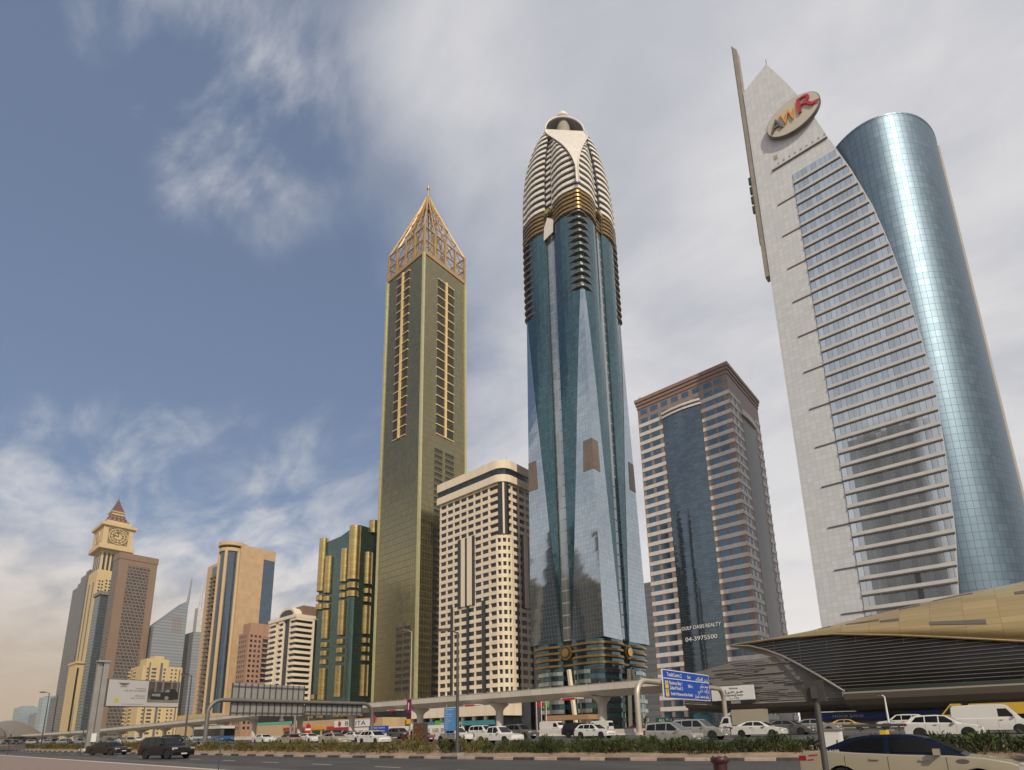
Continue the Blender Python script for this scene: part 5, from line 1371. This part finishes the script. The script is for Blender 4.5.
while x < 6:
    kind = 'olive' if x < -33 or (x < -28 and rr_.random() < .5) else 'dark'
    yk = kerb_y(x)
    near = x > -14
    for row in ((1.9, 4.6) if kind == 'olive' else (2.0, 3.6, 5.4)):
        y = yk+row+rr_.uniform(-.35, .35)
        if y > 37.2: continue
        if near and rr_.random() < .12: continue
        if abs(x+8.1) < .9 and y < 35.9 and y > 33: continue
        place_shrub(x+rr_.uniform(-.3, .3), y, .22, (1.15 if kind == 'olive' else 1.0)*(.92 if kind == 'dark' else 1)*rr_.uniform(.8, 1.15), kind)
    x += 1.4 if kind == 'olive' else .84
    if x < -60: x += .7
for x, y, s in ((-1.6, 34.4, 1.15), (.6, 35.6, 1.45), (2.4, 34.8, 1.6), (3.4, 36.6, 1.5), (-3.4, 36.4, 1.0), (1.2, 34.2, 1.3), (4.4, 35.2, 1.5)):
    place_shrub(x, y, .25, s, 'dark')

# ------------------------------------------------------------------ vehicles (local +X is the front)
def arch(cx, r, z0, n=8):
    a0 = math.asin(max(-1, min(1, (z0-.32)/r)))
    return [(cx+r*math.cos(math.pi-a0-(math.pi-2*a0)*i/n)*1.0, .32+r*math.sin(a0+(math.pi-2*a0)*i/n)) for i in range(n+1)]
def make_vehicle(name, W, top, zb, wheels, wr, roof, wt, wins, screen, rear, lamps, flat=False, trim=True, doors=(), mirrors=None, handles=(), rim=True):
    """top: body outline (x,z) from rear bumper over the top to the front bumper; roof: cabin outline rear->front"""
    root = bpy.data.objects.new(name, None); COL.objects.link(root); root.empty_display_size = .5
    hw = W/2; xr, xf = top[0][0], top[-1][0]
    pts = []
    bot = [(xr+.05, zb)]
    for cx in wheels:
        ra = wr+.055; k = (zb-wr)/ra; a0 = math.asin(max(-1, min(1, k)))
        for i in range(11):
            a = math.pi-a0-(math.pi-2*a0)*i/10; bot.append((cx+ra*math.cos(a), wr+ra*math.sin(a)))
    bot.append((xf-.05, zb))
    outl = bot+top[::-1]
    b = MB(); b.prism([(x, -hw, z) for x, z in outl], (0, W, 0))
    body = b.build('body', P_white, root, local=True); body['paint'] = 1
    bm = bmesh.new(); bm.from_mesh(body.data); bmesh.ops.remove_doubles(bm, verts=bm.verts, dist=.0005)
    ed = [e for e in bm.edges if abs(e.verts[0].co.y-e.verts[1].co.y) < .001 and max(v.co.z for v in e.verts) > zb+.12 and not any(abs(math.hypot(v.co.x-cx, v.co.z-wr)-(wr+.055)) < .004 for v in e.verts for cx in wheels)]
    bmesh.ops.bevel(bm, geom=ed, offset=.075, segments=3, affect='EDGES', profile=.6, clamp_overlap=True)
    for f in bm.faces: f.smooth = True
    bm.to_mesh(body.data); bm.free()
    body.data.set_sharp_from_angle(angle=R(35))
    # cabin
    zb_, zr = min(z for x, z in roof), max(z for x, z in roof)
    wz = lambda z: (hw-.05)+((wt/2)-(hw-.05))*max(0, (z-zb_)/(zr-zb_))
    b = MB()
    Lp = [(x, -wz(z), z) for x, z in roof]; Rp = [(x, wz(z), z) for x, z in roof]
    for i in range(len(roof)-1): b.poly([Lp[i], Lp[i+1], Rp[i+1], Rp[i]])
    b.poly(Lp[::-1]); b.poly(Rp)
    cab = b.build('cabin', P_white, root, local=True); cab['paint'] = 2
    bm = bmesh.new(); bm.from_mesh(cab.data); bmesh.ops.remove_doubles(bm, verts=bm.verts, dist=.0005)
    ed = [e for e in bm.edges if min(v.co.z for v in e.verts) > zb_+.01 or (abs(e.verts[0].co.y-e.verts[1].co.y) < .25 and max(v.co.z for v in e.verts) > zb_+.05)]
    bmesh.ops.bevel(bm, geom=ed, offset=.045, segments=2, affect='EDGES', clamp_overlap=True)
    for f in bm.faces: f.smooth = True
    bm.to_mesh(cab.data); bm.free(); cab.data.set_sharp_from_angle(angle=R(30))
    for s in (-1, 1):
        for poly in wins:
            P = [Vector((x, s*(wz(z)+.004), z)) for x, z in poly]
            MB().prism(P, (0, s*.012, 0)).build('side_window', M_carglass, root, local=True)
        for x, z in handles: MB().box(x-.10, x+.10, *sorted((s*(hw-.01), s*(hw+.035))), z-.018, z+.018).build('door_handle', M_trim if trim is True else P_cream, root, local=True)
        if mirrors:
            x, z = mirrors; m_ = MB().box(x-.07, x+.07, *sorted((s*(hw-.02), s*(hw+.17))), z-.05, z+.10).build('mirror', P_white, root, local=True, bevel=.03); m_['paint'] = 1
    for (p, q), nm in ((screen, 'windscreen'), (rear, 'rear_window')):
        (x0, z0), (x1, z1) = p, q
        n = Vector((z0-z1, 0, x1-x0)); n.normalize()
        if n.z < 0: n = -n
        i0, i1 = .10, .10
        P = [Vector((x0, -wz(z0)+i0, z0)), Vector((x0, wz(z0)-i0, z0)), Vector((x1, wz(z1)-i1, z1)), Vector((x1, -wz(z1)+i1, z1))]
        P = [p_+n*.005 for p_ in P]
        MB().prism(P, n*.012).build(nm, M_carglass, root, local=True)
    MB().box(xr+.25, xf-.25, -hw+.24, hw-.24, zb-.04, wr+.25).build('underbody', M_trim, root, local=True)
    for cx in wheels:
        for s in (-1, 1):
            y = s*(hw-.02); n = 20
            prof = [(wr*.72, 0), (wr*.95, 0), (wr, .04), (wr, .19), (wr*.95, .23), (.05, .23)]
            t = MB().loft([[(cx+r*math.cos(2*math.pi*k/n), y-s*d, wr+r*math.sin(2*math.pi*k/n)) for k in range(n)] for r, d in prof]).build('wheel', M_black, root, local=True)
            MB().disc((cx, y-s*.035, wr), (0, s, 0), wr*.70, .015, 18).build('rim', M_rim, t, local=True)
            if rim:
                b = MB()
                for k in range(5):
                    a = 2*math.pi*k/5+.3; b.prism([Vector((cx+wr*.60*math.cos(a+da)*f, y-s*.017, wr+wr*.60*math.sin(a+da)*f)) for f, da in ((.45, -.25), (1, -.34), (1, .34), (.45, .25))], (0, s*.004, 0))
                b.build('rim_opening', M_trim, t, local=True)
    for nm, mt, x, z, w_, h_ in lamps:
        for s in (-1, 1):
            x0, x1 = (x-.16, x+.02) if x > 0 else (x-.02, x+.16)
            MB().box(x0, x1, *sorted((s*(hw-w_), s*(hw+.004))), z-h_/2, z+h_/2).build(nm, mt, root, local=True, bevel=.02)
    MB().box(xf-.01, xf+.015, -hw+.35, hw-.35, .48, .62).build('grille', M_trim, root, local=True)
    MB().box(xf+.016, xf+.024, -.26, .26, .40, .50).build('number_plate', M_sign_white, root, local=True)
    MB().box(xr-.02, xr+.01, -.26, .26, .68, .80).build('number_plate', M_sign_white, root, local=True)
    b = MB()
    for x in doors:
        for s in (-1, 1): b.box(x-.006, x+.006, *sorted((s*(hw-.01), s*(hw+.002))), zb+.14, zb_-.03)
    if doors: b.build('door_gap', M_trim, root, local=True)
    return root
HL, TL = 'headlight', 'tail_light'
V = {}
V['sedan'] = make_vehicle('sedan', 1.80, [(-2.33,.30),(-2.36,.60),(-2.30,.96),(-2.15,1.02),(-1.55,1.05),(-.3,1.0),(.95,.98),(1.75,.88),(2.2,.74),(2.34,.58),(2.32,.28)], .24, (-1.38, 1.42), .32,
    [(-1.85,1.02),(-1.15,1.36),(-.75,1.44),(-.1,1.46),(.45,1.40),(1.25,.96)], 1.22, [[(-1.35,1.06),(-.85,1.36),(-.30,1.40),(-.30,1.05)],[(-.22,1.05),(-.22,1.40),(.28,1.37),(.88,1.03)]],
    ((1.14,1.02),(.50,1.37)), ((-1.75,1.06),(-1.18,1.34)), ((HL,M_head_lamp,2.24,.70,.40,.15),(TL,M_red_lamp,-2.33,.84,.36,.16)), doors=(-.26,.86,-1.25), mirrors=(.82,1.03), handles=((-.45,.86),(.55,.86)))
V['suv'] = make_vehicle('suv', 1.92, [(-2.40,.38),(-2.42,.70),(-2.36,1.12),(-1.0,1.12),(.95,1.12),(1.15,1.10),(2.05,1.02),(2.30,.90),(2.38,.62),(2.34,.36)], .34, (-1.42, 1.46), .39,
    [(-2.36,1.10),(-2.22,1.62),(-2.0,1.78),(-.6,1.83),(.25,1.78),(1.12,1.08)], 1.42, [[(-2.12,1.20),(-2.02,1.62),(-1.36,1.68),(-1.36,1.18)],[(-1.28,1.18),(-1.28,1.69),(-.36,1.71),(-.36,1.16)],[(-.27,1.16),(-.27,1.71),(.16,1.69),(.74,1.15)]],
    ((1.02,1.16),(.32,1.73)), ((-2.35,1.16),(-2.22,1.62)), ((HL,M_head_lamp,2.30,.86,.36,.20),(TL,M_red_lamp,-2.38,.98,.20,.36)), doors=(-.31,.82,-1.32), mirrors=(.72,1.17), handles=((-.5,.98),(.5,.98)))
V['crossover'] = make_vehicle('crossover', 1.86, [(-2.25,.34),(-2.27,.66),(-2.18,1.08),(-1.0,1.06),(.85,1.02),(1.75,.92),(2.12,.80),(2.26,.60),(2.24,.32)], .28, (-1.36, 1.38), .36,
    [(-2.20,1.05),(-1.75,1.50),(-1.45,1.60),(-.3,1.62),(.25,1.56),(1.12,1.0)], 1.30, [[(-1.78,1.14),(-1.50,1.47),(-1.02,1.52),(-1.02,1.11)],[(-.94,1.11),(-.94,1.53),(-.22,1.54),(-.22,1.09)],[(-.14,1.09),(-.14,1.54),(.18,1.51),(.76,1.06)]],
    ((1.02,1.06),(.32,1.52)), ((-2.12,1.12),(-1.78,1.48)), ((HL,M_head_lamp,2.14,.76,.42,.14),(TL,M_red_lamp,-2.23,.96,.34,.18)), doors=(-.18,.78,-.98), mirrors=(.70,1.08), handles=((-.4,.92),(.5,.92)))
V['minivan'] = make_vehicle('minivan', 1.68, [(-2.05,.30),(-2.08,.62),(-2.04,1.02),(-.5,1.0),(.95,.96),(1.65,.88),(1.98,.74),(2.10,.55),(2.06,.30)], .24, (-1.25, 1.32), .31,
    [(-2.02,1.0),(-1.92,1.50),(-1.72,1.62),(-.4,1.68),(.2,1.62),(1.22,.95)], 1.22, [[(-1.82,1.08),(-1.75,1.48),(-1.10,1.54),(-1.10,1.07)],[(-1.02,1.07),(-1.02,1.55),(-.22,1.57),(-.22,1.05)],[(-.14,1.05),(-.14,1.57),(.14,1.55),(.88,1.02)]],
    ((1.12,1.01),(.28,1.57)), ((-2.01,1.08),(-1.92,1.48)), ((HL,M_head_lamp,2.02,.72,.38,.17),(TL,M_red_lamp,-2.05,.90,.18,.34)), doors=(-.18,.86,-1.06), mirrors=(.80,1.03), handles=((-.4,.86),(.5,.86)))
V['pickup'] = make_vehicle('pickup', 1.80, [(-2.58,.46),(-2.60,.95),(-2.55,1.06),(-.9,1.06),(.9,1.06),(1.15,1.05),(2.10,.98),(2.42,.86),(2.50,.60),(2.46,.42)], .40, (-1.55, 1.52), .38,
    [(-.95,1.04),(-.85,1.55),(-.65,1.70),(.15,1.74),(.45,1.68),(1.15,1.03)], 1.32, [[(-.74,1.12),(-.70,1.58),(-.10,1.64),(-.10,1.10)],[(-.02,1.10),(-.02,1.64),(.34,1.62),(.82,1.09)]],
    ((1.06,1.10),(.52,1.63)), ((-.94,1.12),(-.86,1.55)), ((HL,M_head_lamp,2.40,.82,.34,.20),(TL,M_red_lamp,-2.56,.86,.14,.34)), doors=(-.06,.92,-.86), mirrors=(.78,1.12), handles=((-.25,.94),(.6,.94)))
MB().box(-2.48, -1.05, -.72, .72, 1.0, 1.064).build('load_bed', M_trim, V['pickup'], local=True)
V['van'] = make_vehicle('van', 1.90, [(-2.60,.34),(-2.62,.80),(-2.58,1.20),(-1.0,1.20),(1.3,1.20),(1.75,1.14),(2.35,.98),(2.58,.70),(2.55,.34)], .30, (-1.45, 1.55), .35,
    [(-2.57,1.18),(-2.52,2.05),(-2.40,2.22),(-.5,2.28),(.85,2.24),(1.10,2.10),(1.78,1.14)], 1.62, [[(.42,1.32),(.42,1.92),(.96,1.92),(1.38,1.30)]],
    ((1.68,1.22),(1.16,2.03)), ((-2.565,1.30),(-2.53,1.95)), ((HL,M_head_lamp,2.46,.86,.34,.26),(TL,M_red_lamp,-2.58,1.05,.12,.50)), doors=(.36,1.36,-.9), mirrors=(1.36,1.30), handles=((.55,1.05),))
V['box_truck'] = make_vehicle('box_truck', 1.95, [(1.05,.45),(1.0,.80),(1.02,1.15),(1.5,1.15),(2.1,1.15),(2.7,1.10),(2.86,.95),(2.88,.45)], .42, (2.05,), .40,
    [(1.05,1.12),(1.08,2.05),(1.2,2.18),(2.0,2.18),(2.3,2.08),(2.78,1.10)], 1.75, [[(1.5,1.25),(1.5,1.95),(2.1,1.95),(2.5,1.22)]],
    ((2.72,1.2),(2.34,2.02)), ((1.052,1.3),(1.08,1.9)), ((HL,M_head_lamp,2.80,.72,.34,.20),), doors=(1.45,), mirrors=(2.5,1.35))
vt = V['box_truck']
MB().box(-3.3, .92, -1.08, 1.08, .95, 3.05).build('cargo_box', P_cream, vt, local=True, bevel=.03)
MB().box(-3.3, 1.3, -.45, .45, .55, .94).build('chassis', M_trim, vt, local=True)
for s in (-1, 1):
    t = MB().disc((-2.1, s*.96, .40), (0, -s, 0), .40, .35, 20).build('wheel', M_black, vt, local=True); MB().disc((-2.1, s*.97, .40), (0, s, 0), .24, .015, 16).build('rim', M_rim, t, local=True)
MB().prism([(.95, -.9, 2.35), (.95, -.9, 2.9), (1.95, -.9, 2.25)], (0, 1.8, 0)).build('wind_deflector', P_white, vt, local=True)
# city bus
bu = bpy.data.objects.new('bus', None); COL.objects.link(bu); V['bus'] = bu
MB().box(-6, 6, -1.25, 1.25, .35, 3.1).build('body', P_white, bu, local=True, bevel=.12)
MB().box(-5.9, 6.02, -1.27, 1.27, 1.35, 2.65).build('window_band', M_carglass, bu, local=True)
MB().box(-6.02, 5.9, -1.265, 1.265, .45, 1.0).build('blue_skirt', P_busblue, bu, local=True); MB().box(2.2, 6.025, -1.272, 1.272, .4, 1.34).build('blue_front', P_busblue, bu, local=True)
for x in (-3.5, 3.6):
    for s in (-1, 1):
        t = MB().disc((x, s*1.29, .48), (0, -s, 0), .48, .3, 20).build('wheel', M_black, bu, local=True); MB().disc((x, s*1.295, .48), (0, s, 0), .28, .015, 16).build('rim', M_rim, t, local=True)
for s in (-1, 1): MB().box(5.95, 6.05, *sorted((s*.7, s*1.15)), .75, .95).build('headlight', M_head_lamp, bu, local=True)
MB().box(-4, 2.5, -.8, .8, 3.1, 3.35).build('roof_unit', M_steel, bu, local=True, bevel=.05)
b = MB()
for i in range(7): b.box(-5.0+1.5*i, -4.93+1.5*i, -1.278, 1.278, 1.35, 2.65)
b.build('window_post', M_trim, bu, local=True)
# the taxi: cream sedan, blue roof, roof sign
tx = make_vehicle('taxi', 1.82, [(-2.38,.30),(-2.42,.55),(-2.41,.80),(-2.36,.98),(-2.24,1.04),(-1.75,1.07),(-1.0,1.02),(0,.985),(.98,.975),(1.55,.93),(2.02,.83),(2.30,.70),(2.42,.54),(2.38,.28)], .22, (-1.40, 1.42), .325,
    [(-1.98,1.03),(-1.45,1.27),(-1.10,1.40),(-.75,1.455),(-.25,1.475),(.15,1.455),(.48,1.39),(.85,1.20),(1.24,.965)], 1.20,
    [[(-1.52,1.075),(-1.20,1.25),(-.92,1.355),(-.55,1.395),(-.40,1.40),(-.40,1.045)], [(-.27,1.04),(-.27,1.40),(.10,1.385),(.38,1.32),(.62,1.185),(.80,1.03)]],
    ((1.14,1.03),(.52,1.365)), ((-1.86,1.085),(-1.16,1.375)), ((HL,M_head_lamp,2.30,.70,.46,.13),(TL,M_red_lamp,-2.39,.87,.34,.13)), trim=False, doors=(-.335,.86,-1.30), mirrors=(.70,1.035), handles=((-.62,.875),(.42,.865)))
tx.location = (-2.38, 18.3, .004)
tag(tx, 'cream taxi with a dark blue roof and a yellow roof sign at bottom right', 'taxi')
def repaint(root, p1, p2=None):
    for ch in root.children:
        if 'paint' in ch.keys() and ch.material_slots:
            ms = ch.material_slots[0]; ms.link = 'OBJECT'; ms.material = (p2 or p1) if ch['paint'] == 2 else p1
repaint(tx, P_cream, P_blue)
ts = MB().box(-.52, -.38, -.24, .24, 1.468, 1.57).build('roof_sign', M_yellow_p, tx, local=True, bevel=.03)
lettering('lettering', 'TAXI', .13, (0, 0, 0), '-Y', M_trim, None); t_ = bpy.data.objects['lettering'] if False else None
for o in [o for o in COL.objects if o.name.startswith('lettering') and o.parent is None]: bpy.data.objects.remove(o)
for s_, x, z, w_, mt in (('DT 6198', -1.62, 1.035, .42, M_sign_white),):
    o = lettering('fleet_number', s_, .085, (0, 0, 0), '-Y', mt, None, width=w_, depth=.004); o.parent = tx; o.location = (x, -.875, z+.03)
for x, z, w_ in ((-2.05, .92, .22), (-2.12, .80, .16)):
    MB().prism([(x-w_/2, -.912, z), (x+w_/2, -.912, z+.02), (x+w_/2, -.912, z+.055), (x-w_/2, -.912, z+.035)], (0, -.004, 0)).build('door_marking', M_red, tx, local=True)
MB().loft([[(1.16+.13*math.cos(t), y, .845+.055*math.sin(t)) for t in [2*math.pi*i/20 for i in range(20)]] for y in (-.908, -.914)]).build('door_emblem', mat('emblem_grey', (.10, .09, .09), .5), tx, local=True)
for s in (-1, 1): MB().box(-.345, -.28, *sorted((s*.73, s*.872)), 1.0, 1.03).build('pillar_trim', M_trim, tx, local=True)
dr = MB(); dr.loft([[(.02+r*math.cos(t), .34+r*math.sin(t)*.9, z) for t in [2*math.pi*i/12 for i in range(12)]] for r, z in ((.02, 1.30), (.09, 1.27), (.10, 1.18), (.06, 1.10), (.07, 1.07))], smooth=True)
MB().box(-.28, -.14, .12, .58, .6, 1.12).box(-.26, -.16, .22, .48, 1.14, 1.34).box(-.28, -.14, -.58, -.12, .6, 1.12).build('seat_back', M_trim, tx, local=True)
# every other vehicle: kind, x, y, paint, roof paint, facing, label
CARS = [
 ('minivan', -20.4, 42.0, P_silver, None, 0, 'silver minivan in the nearest lane, right of the arched gantry foot'),
 ('suv', -21.9, 50.5, P_silver, None, 0, 'large silver off-roader just behind the silver minivan'),
 ('sedan', -18.9, 57.0, P_white, None, 0, 'white sedan driving right below the poster board'),
 ('sedan', -18.0, 62.8, P_grey, None, 0, 'dark grey sedan below the station, ahead of the white sedan'),
 ('sedan', -16.2, 66.0, P_silver, None, 0, 'silver sedan half hidden by the thin sign post'),
 ('crossover', -4.3, 51.5, P_white, None, 0, 'white crossover with dark windows behind the taxi'),
 ('van', -1.8, 60.0, P_white, None, 0, 'long white panel van at the right edge'),
 ('box_truck', -29.4, 82.0, P_white, None, 180, 'cream box truck parked under the grey station wall'),
 ('suv', -11.2, 84.0, P_white, None, 180, 'white off-roader behind the guard rail under the station'),
 ('sedan', -18.0, 90.0, P_cream, P_yellow, 0, 'cream taxi with a yellow roof behind the silver sedans'),
 ('suv', -41.2, 60.0, P_black, None, 0, 'black off-roader just behind the white crossover in mid road'),
 ('crossover', -37.2, 56.8, P_white, None, 0, 'white crossover passing the black off-roader in mid road'),
 ('suv', -48.6, 57.0, P_grey, None, 0, 'dark grey off-roader behind a white pickup'),
 ('pickup', -38.6, 42.0, P_white, None, 0, 'white double cab pickup in the nearest lane, right of the tall lamp post'),
 ('pickup', -49.0, 46.0, P_white, None, 0, 'white pickup with a black front, behind the tall lamp post'),
 ('sedan', -57.8, 48.0, P_red, None, 0, 'dark red sedan behind the poster case'),
 ('crossover', -58.8, 42.0, P_white, None, 0, 'white crossover left of the poster case'),
 ('van', -59.0, 78.0, P_white, None, 0, 'white van beyond the crash barrier below the blue tower'),
 ('suv', -57.5, 59.6, P_white, None, 0, 'white off-roader behind the white pickup and the notice board'),
 ('sedan', -67.4, 42.0, P_cream, None, 0, 'cream sedan following close behind the white crossover'),
 ('sedan', -71.4, 44.2, P_silver, None, 0, 'silver sedan left of the cream sedan'),
 ('sedan', -76.0, 50.8, P_white, None, 0, 'white sedan below the right end of the ribbed gantry'),
 ('sedan', -82.6, 47.0, P_white, None, 0, 'white sedan just left of the cream taxi under the gantry'),
 ('sedan', -79.4, 42.4, P_cream, P_red, 0, 'cream taxi with a red roof in the nearest lane under the gantry'),
 ('crossover', -86.0, 56.8, P_grey, None, 0, 'grey crossover between white sedans under the gantry'),
 ('suv', -79.6, 62.0, P_grey, None, 0, 'grey off-roader in the far lane under the gantry'),
 ('sedan', -96.0, 46.4, P_white, None, 0, 'white sedan right of the bus'),
 ('sedan', -93.0, 51.4, P_beige, None, 0, 'beige sedan behind the white sedan near the bus'),
 ('bus', -113.5, 45.2, None, None, 0, 'blue and white city bus behind the left gantry foot'),
 ('suv', -141.0, 47.0, P_black, None, 0, 'black off-roader behind the near black off-roader'),
 ('sedan', -62.0, 81.5, P_silver, None, 0, 'silver sedan on the frontage road beyond the barrier'),
 ('van', -58.0, 90.0, P_white, P_white, 180, 'white van parked under the viaduct by the palm'),
 ('sedan', -48.5, 88.0, P_red, P_orange if False else P_red, 0, 'red car behind the silver off-roader roof'),
 ('suv', -77.9, 19.2, None, None, -18, None), ]
CARS = CARS[:-1]
firstuse = {}
def put(kind, x, y, p1, p2, rot, label, z=None, group=None):
    src = V[kind]
    if kind not in firstuse: o = src; firstuse[kind] = 1
    else:
        o = src.copy(); COL.objects.link(o)
        for ch in list(src.children):
            c = ch.copy(); COL.objects.link(c); c.parent = o
            for g in list(ch.children): d = g.copy(); COL.objects.link(d); d.parent = c
    o.location = (x, y, (road_z(y) if y < 69 else GZ-.03) if z is None else z); o.rotation_euler = (0, 0, R(rot))
    tag(o, label, {'suv': 'SUV', 'box_truck': 'truck', 'crossover': 'SUV', 'minivan': 'minivan'}.get(kind, kind), group)
    if p1: repaint(o, p1, p2)
    return o
put('sedan', -78.4, 20.0, P_brown, None, 24, 'dark brown sedan on the near road beside the billboard pylons', .004)
put('suv', -56.2, 18.6, P_black, None, 16, 'black off-roader on the near road, facing the camera', .004)
for c in CARS: put(*c)
# the yellow tipper behind the white van
yl = thing('lorry', 'yellow tipper lorry behind the white panel van', 'lorry', (-1, 72, .95))
MB().box(-3.7, 3.2, 71, 73.3, 2.4, 3.45).build('tipper_body', P_yellow, yl, bevel=.04); MB().prism([(-5.9, 71, 1.5), (-6.0, 71, 2.4), (-5.1, 71, 3.5), (-4.3, 71, 3.5), (-4.3, 71, 1.5)], (0, 2.3, 0)).build('cab', P_yellow, yl, bevel=.05)
MB().prism([(-5.75, 70.97, 2.5), (-5.1, 70.97, 3.3), (-4.5, 70.97, 3.3), (-4.5, 70.97, 2.5)], (0, .03, 0)).build('side_window', M_carglass, yl); MB().box(-5.8, 3, 71.4, 72.9, 1.4, 2.38).build('chassis', M_trim, yl)
for x in (-5.0, 1.0, 2.3):
    for s, y in ((1, 71.05), (-1, 73.25)): MB().disc((x, y, 1.47), (0, s, 0), .5, .3, 18).build('wheel', M_black, yl)
# dense traffic far down the road
rt = random.Random(21)
pal = [(P_white, 'white'), (P_white, 'white'), (P_silver, 'silver'), (P_grey, 'grey'), (P_black, 'black'), (P_beige, 'beige')]
for lane, y in enumerate((42.5, 47.3, 51.3, 55.3, 59.2, 63.6)):
    x = -150-rt.random()*12
    while x > -340:
        kd = rt.choice(['sedan', 'sedan', 'suv', 'crossover', 'minivan']); p, nm = rt.choice(pal)
        put(kd, x, y, p, None, 0, 'small %s %s in the dense traffic far down the highway' % (nm, {'suv': 'off-roader'}.get(kd, kd)), None, 'far %s %ss on the highway' % (nm, {'suv': 'off-roader'}.get(kd, kd)))
        x -= 9+rt.random()*22
#NEXT
# ------------------------------------------------------------------ the other side of the highway, mirrored in the glass fronts
def back_tower(label, x0, x1, y0, y1, z, mt, step=0):
    t = thing('tower', label, 'tower', ((x0+x1)/2, (y0+y1)/2, 0))
    MB().box(x0, x1, y0, y1, 0, z).build('wall', mt, t)
    MB().box(x0-.5, x1+.5, y0-.5, y1+.5, z, z+2.2).build('parapet', M_tan, t)
    if step: MB().box(x0+6, x1-6, y0+6, y1-6, z+2.2, z+step).build('roof_house', mt, t)
M_bk1 = grid('tan_facade', (.06, .065, .07), (.36, .28, .19), 3.2, 3.8, 1.2, 1.7, rough=.25, metal=.2, var=.4, lrough=.7)
M_bk2 = grid('grey_facade', (.05, .06, .075), (.17, .17, .175), 2.6, 3.8, .6, 1.2, rough=.2, metal=.4, var=.4, lrough=.6)
M_bk3 = grid('dark_facade', (.045, .055, .07), (.05, .055, .06), 1.6, 3.8, .12, .5, rough=.12, metal=.6, var=.3)
back_tower('slim dark tower mirrored in the street corner of the blue tower', -310, -288, -80, -55, 196, M_bk3, 12)
back_tower('needle-thin tower mirrored at the left edge of the blue tower', -362, -349, -80, -60, 188, M_bk2, 8)
back_tower('tan tower with floor bands mirrored low in the blue tower', -344, -327, -84, -60, 150, M_bk1, 8)
back_tower('dark tower mirrored behind the letters on the granite tower', -208, -190, -70, -52, 172, M_bk3, 14)
back_tower('low dark tower mirrored at the right of the letters', -176, -164, -70, -55, 110, M_bk2)
back_tower('broad dark slab mirrored in the window ribbons of the stone sail', -52, -18, -80, -50, 182, M_bk3, 0)
back_tower('tall dark tower mirrored in the glass drum', 98, 126, 196, 232, 235, M_bk3, 0)
back_tower('dark tower mirrored in the foot of the gold tower', -606, -580, -80, -55, 190, M_bk3)
back_tower('grey slab mirrored beside the tall dark tower in the drum', 170, 205, 200, 240, 150, M_bk2)
# ------------------------------------------------------------------ the air over the city: thin, even, warm haze
hz = MB().box(-2600, 420, -420, 900, -1.4, 420).build('haze', [])
hz['kind'] = 'stuff'
mt = bpy.data.materials.new('haze_air'); mt.use_nodes = True; nt = mt.node_tree
nt.nodes.remove(nt.nodes['Principled BSDF'])
pv = nt.nodes.new('ShaderNodeVolumePrincipled'); pv.inputs['Color'].default_value = (.95, .92, .88, 1); pv.inputs['Density'].default_value = .00009; pv.inputs['Anisotropy'].default_value = .3
nt.links.new(pv.outputs[0], nt.nodes['Material Output'].inputs['Volume'])
hz.data.materials.append(mt)
sc.cycles.volume_bounces = 0
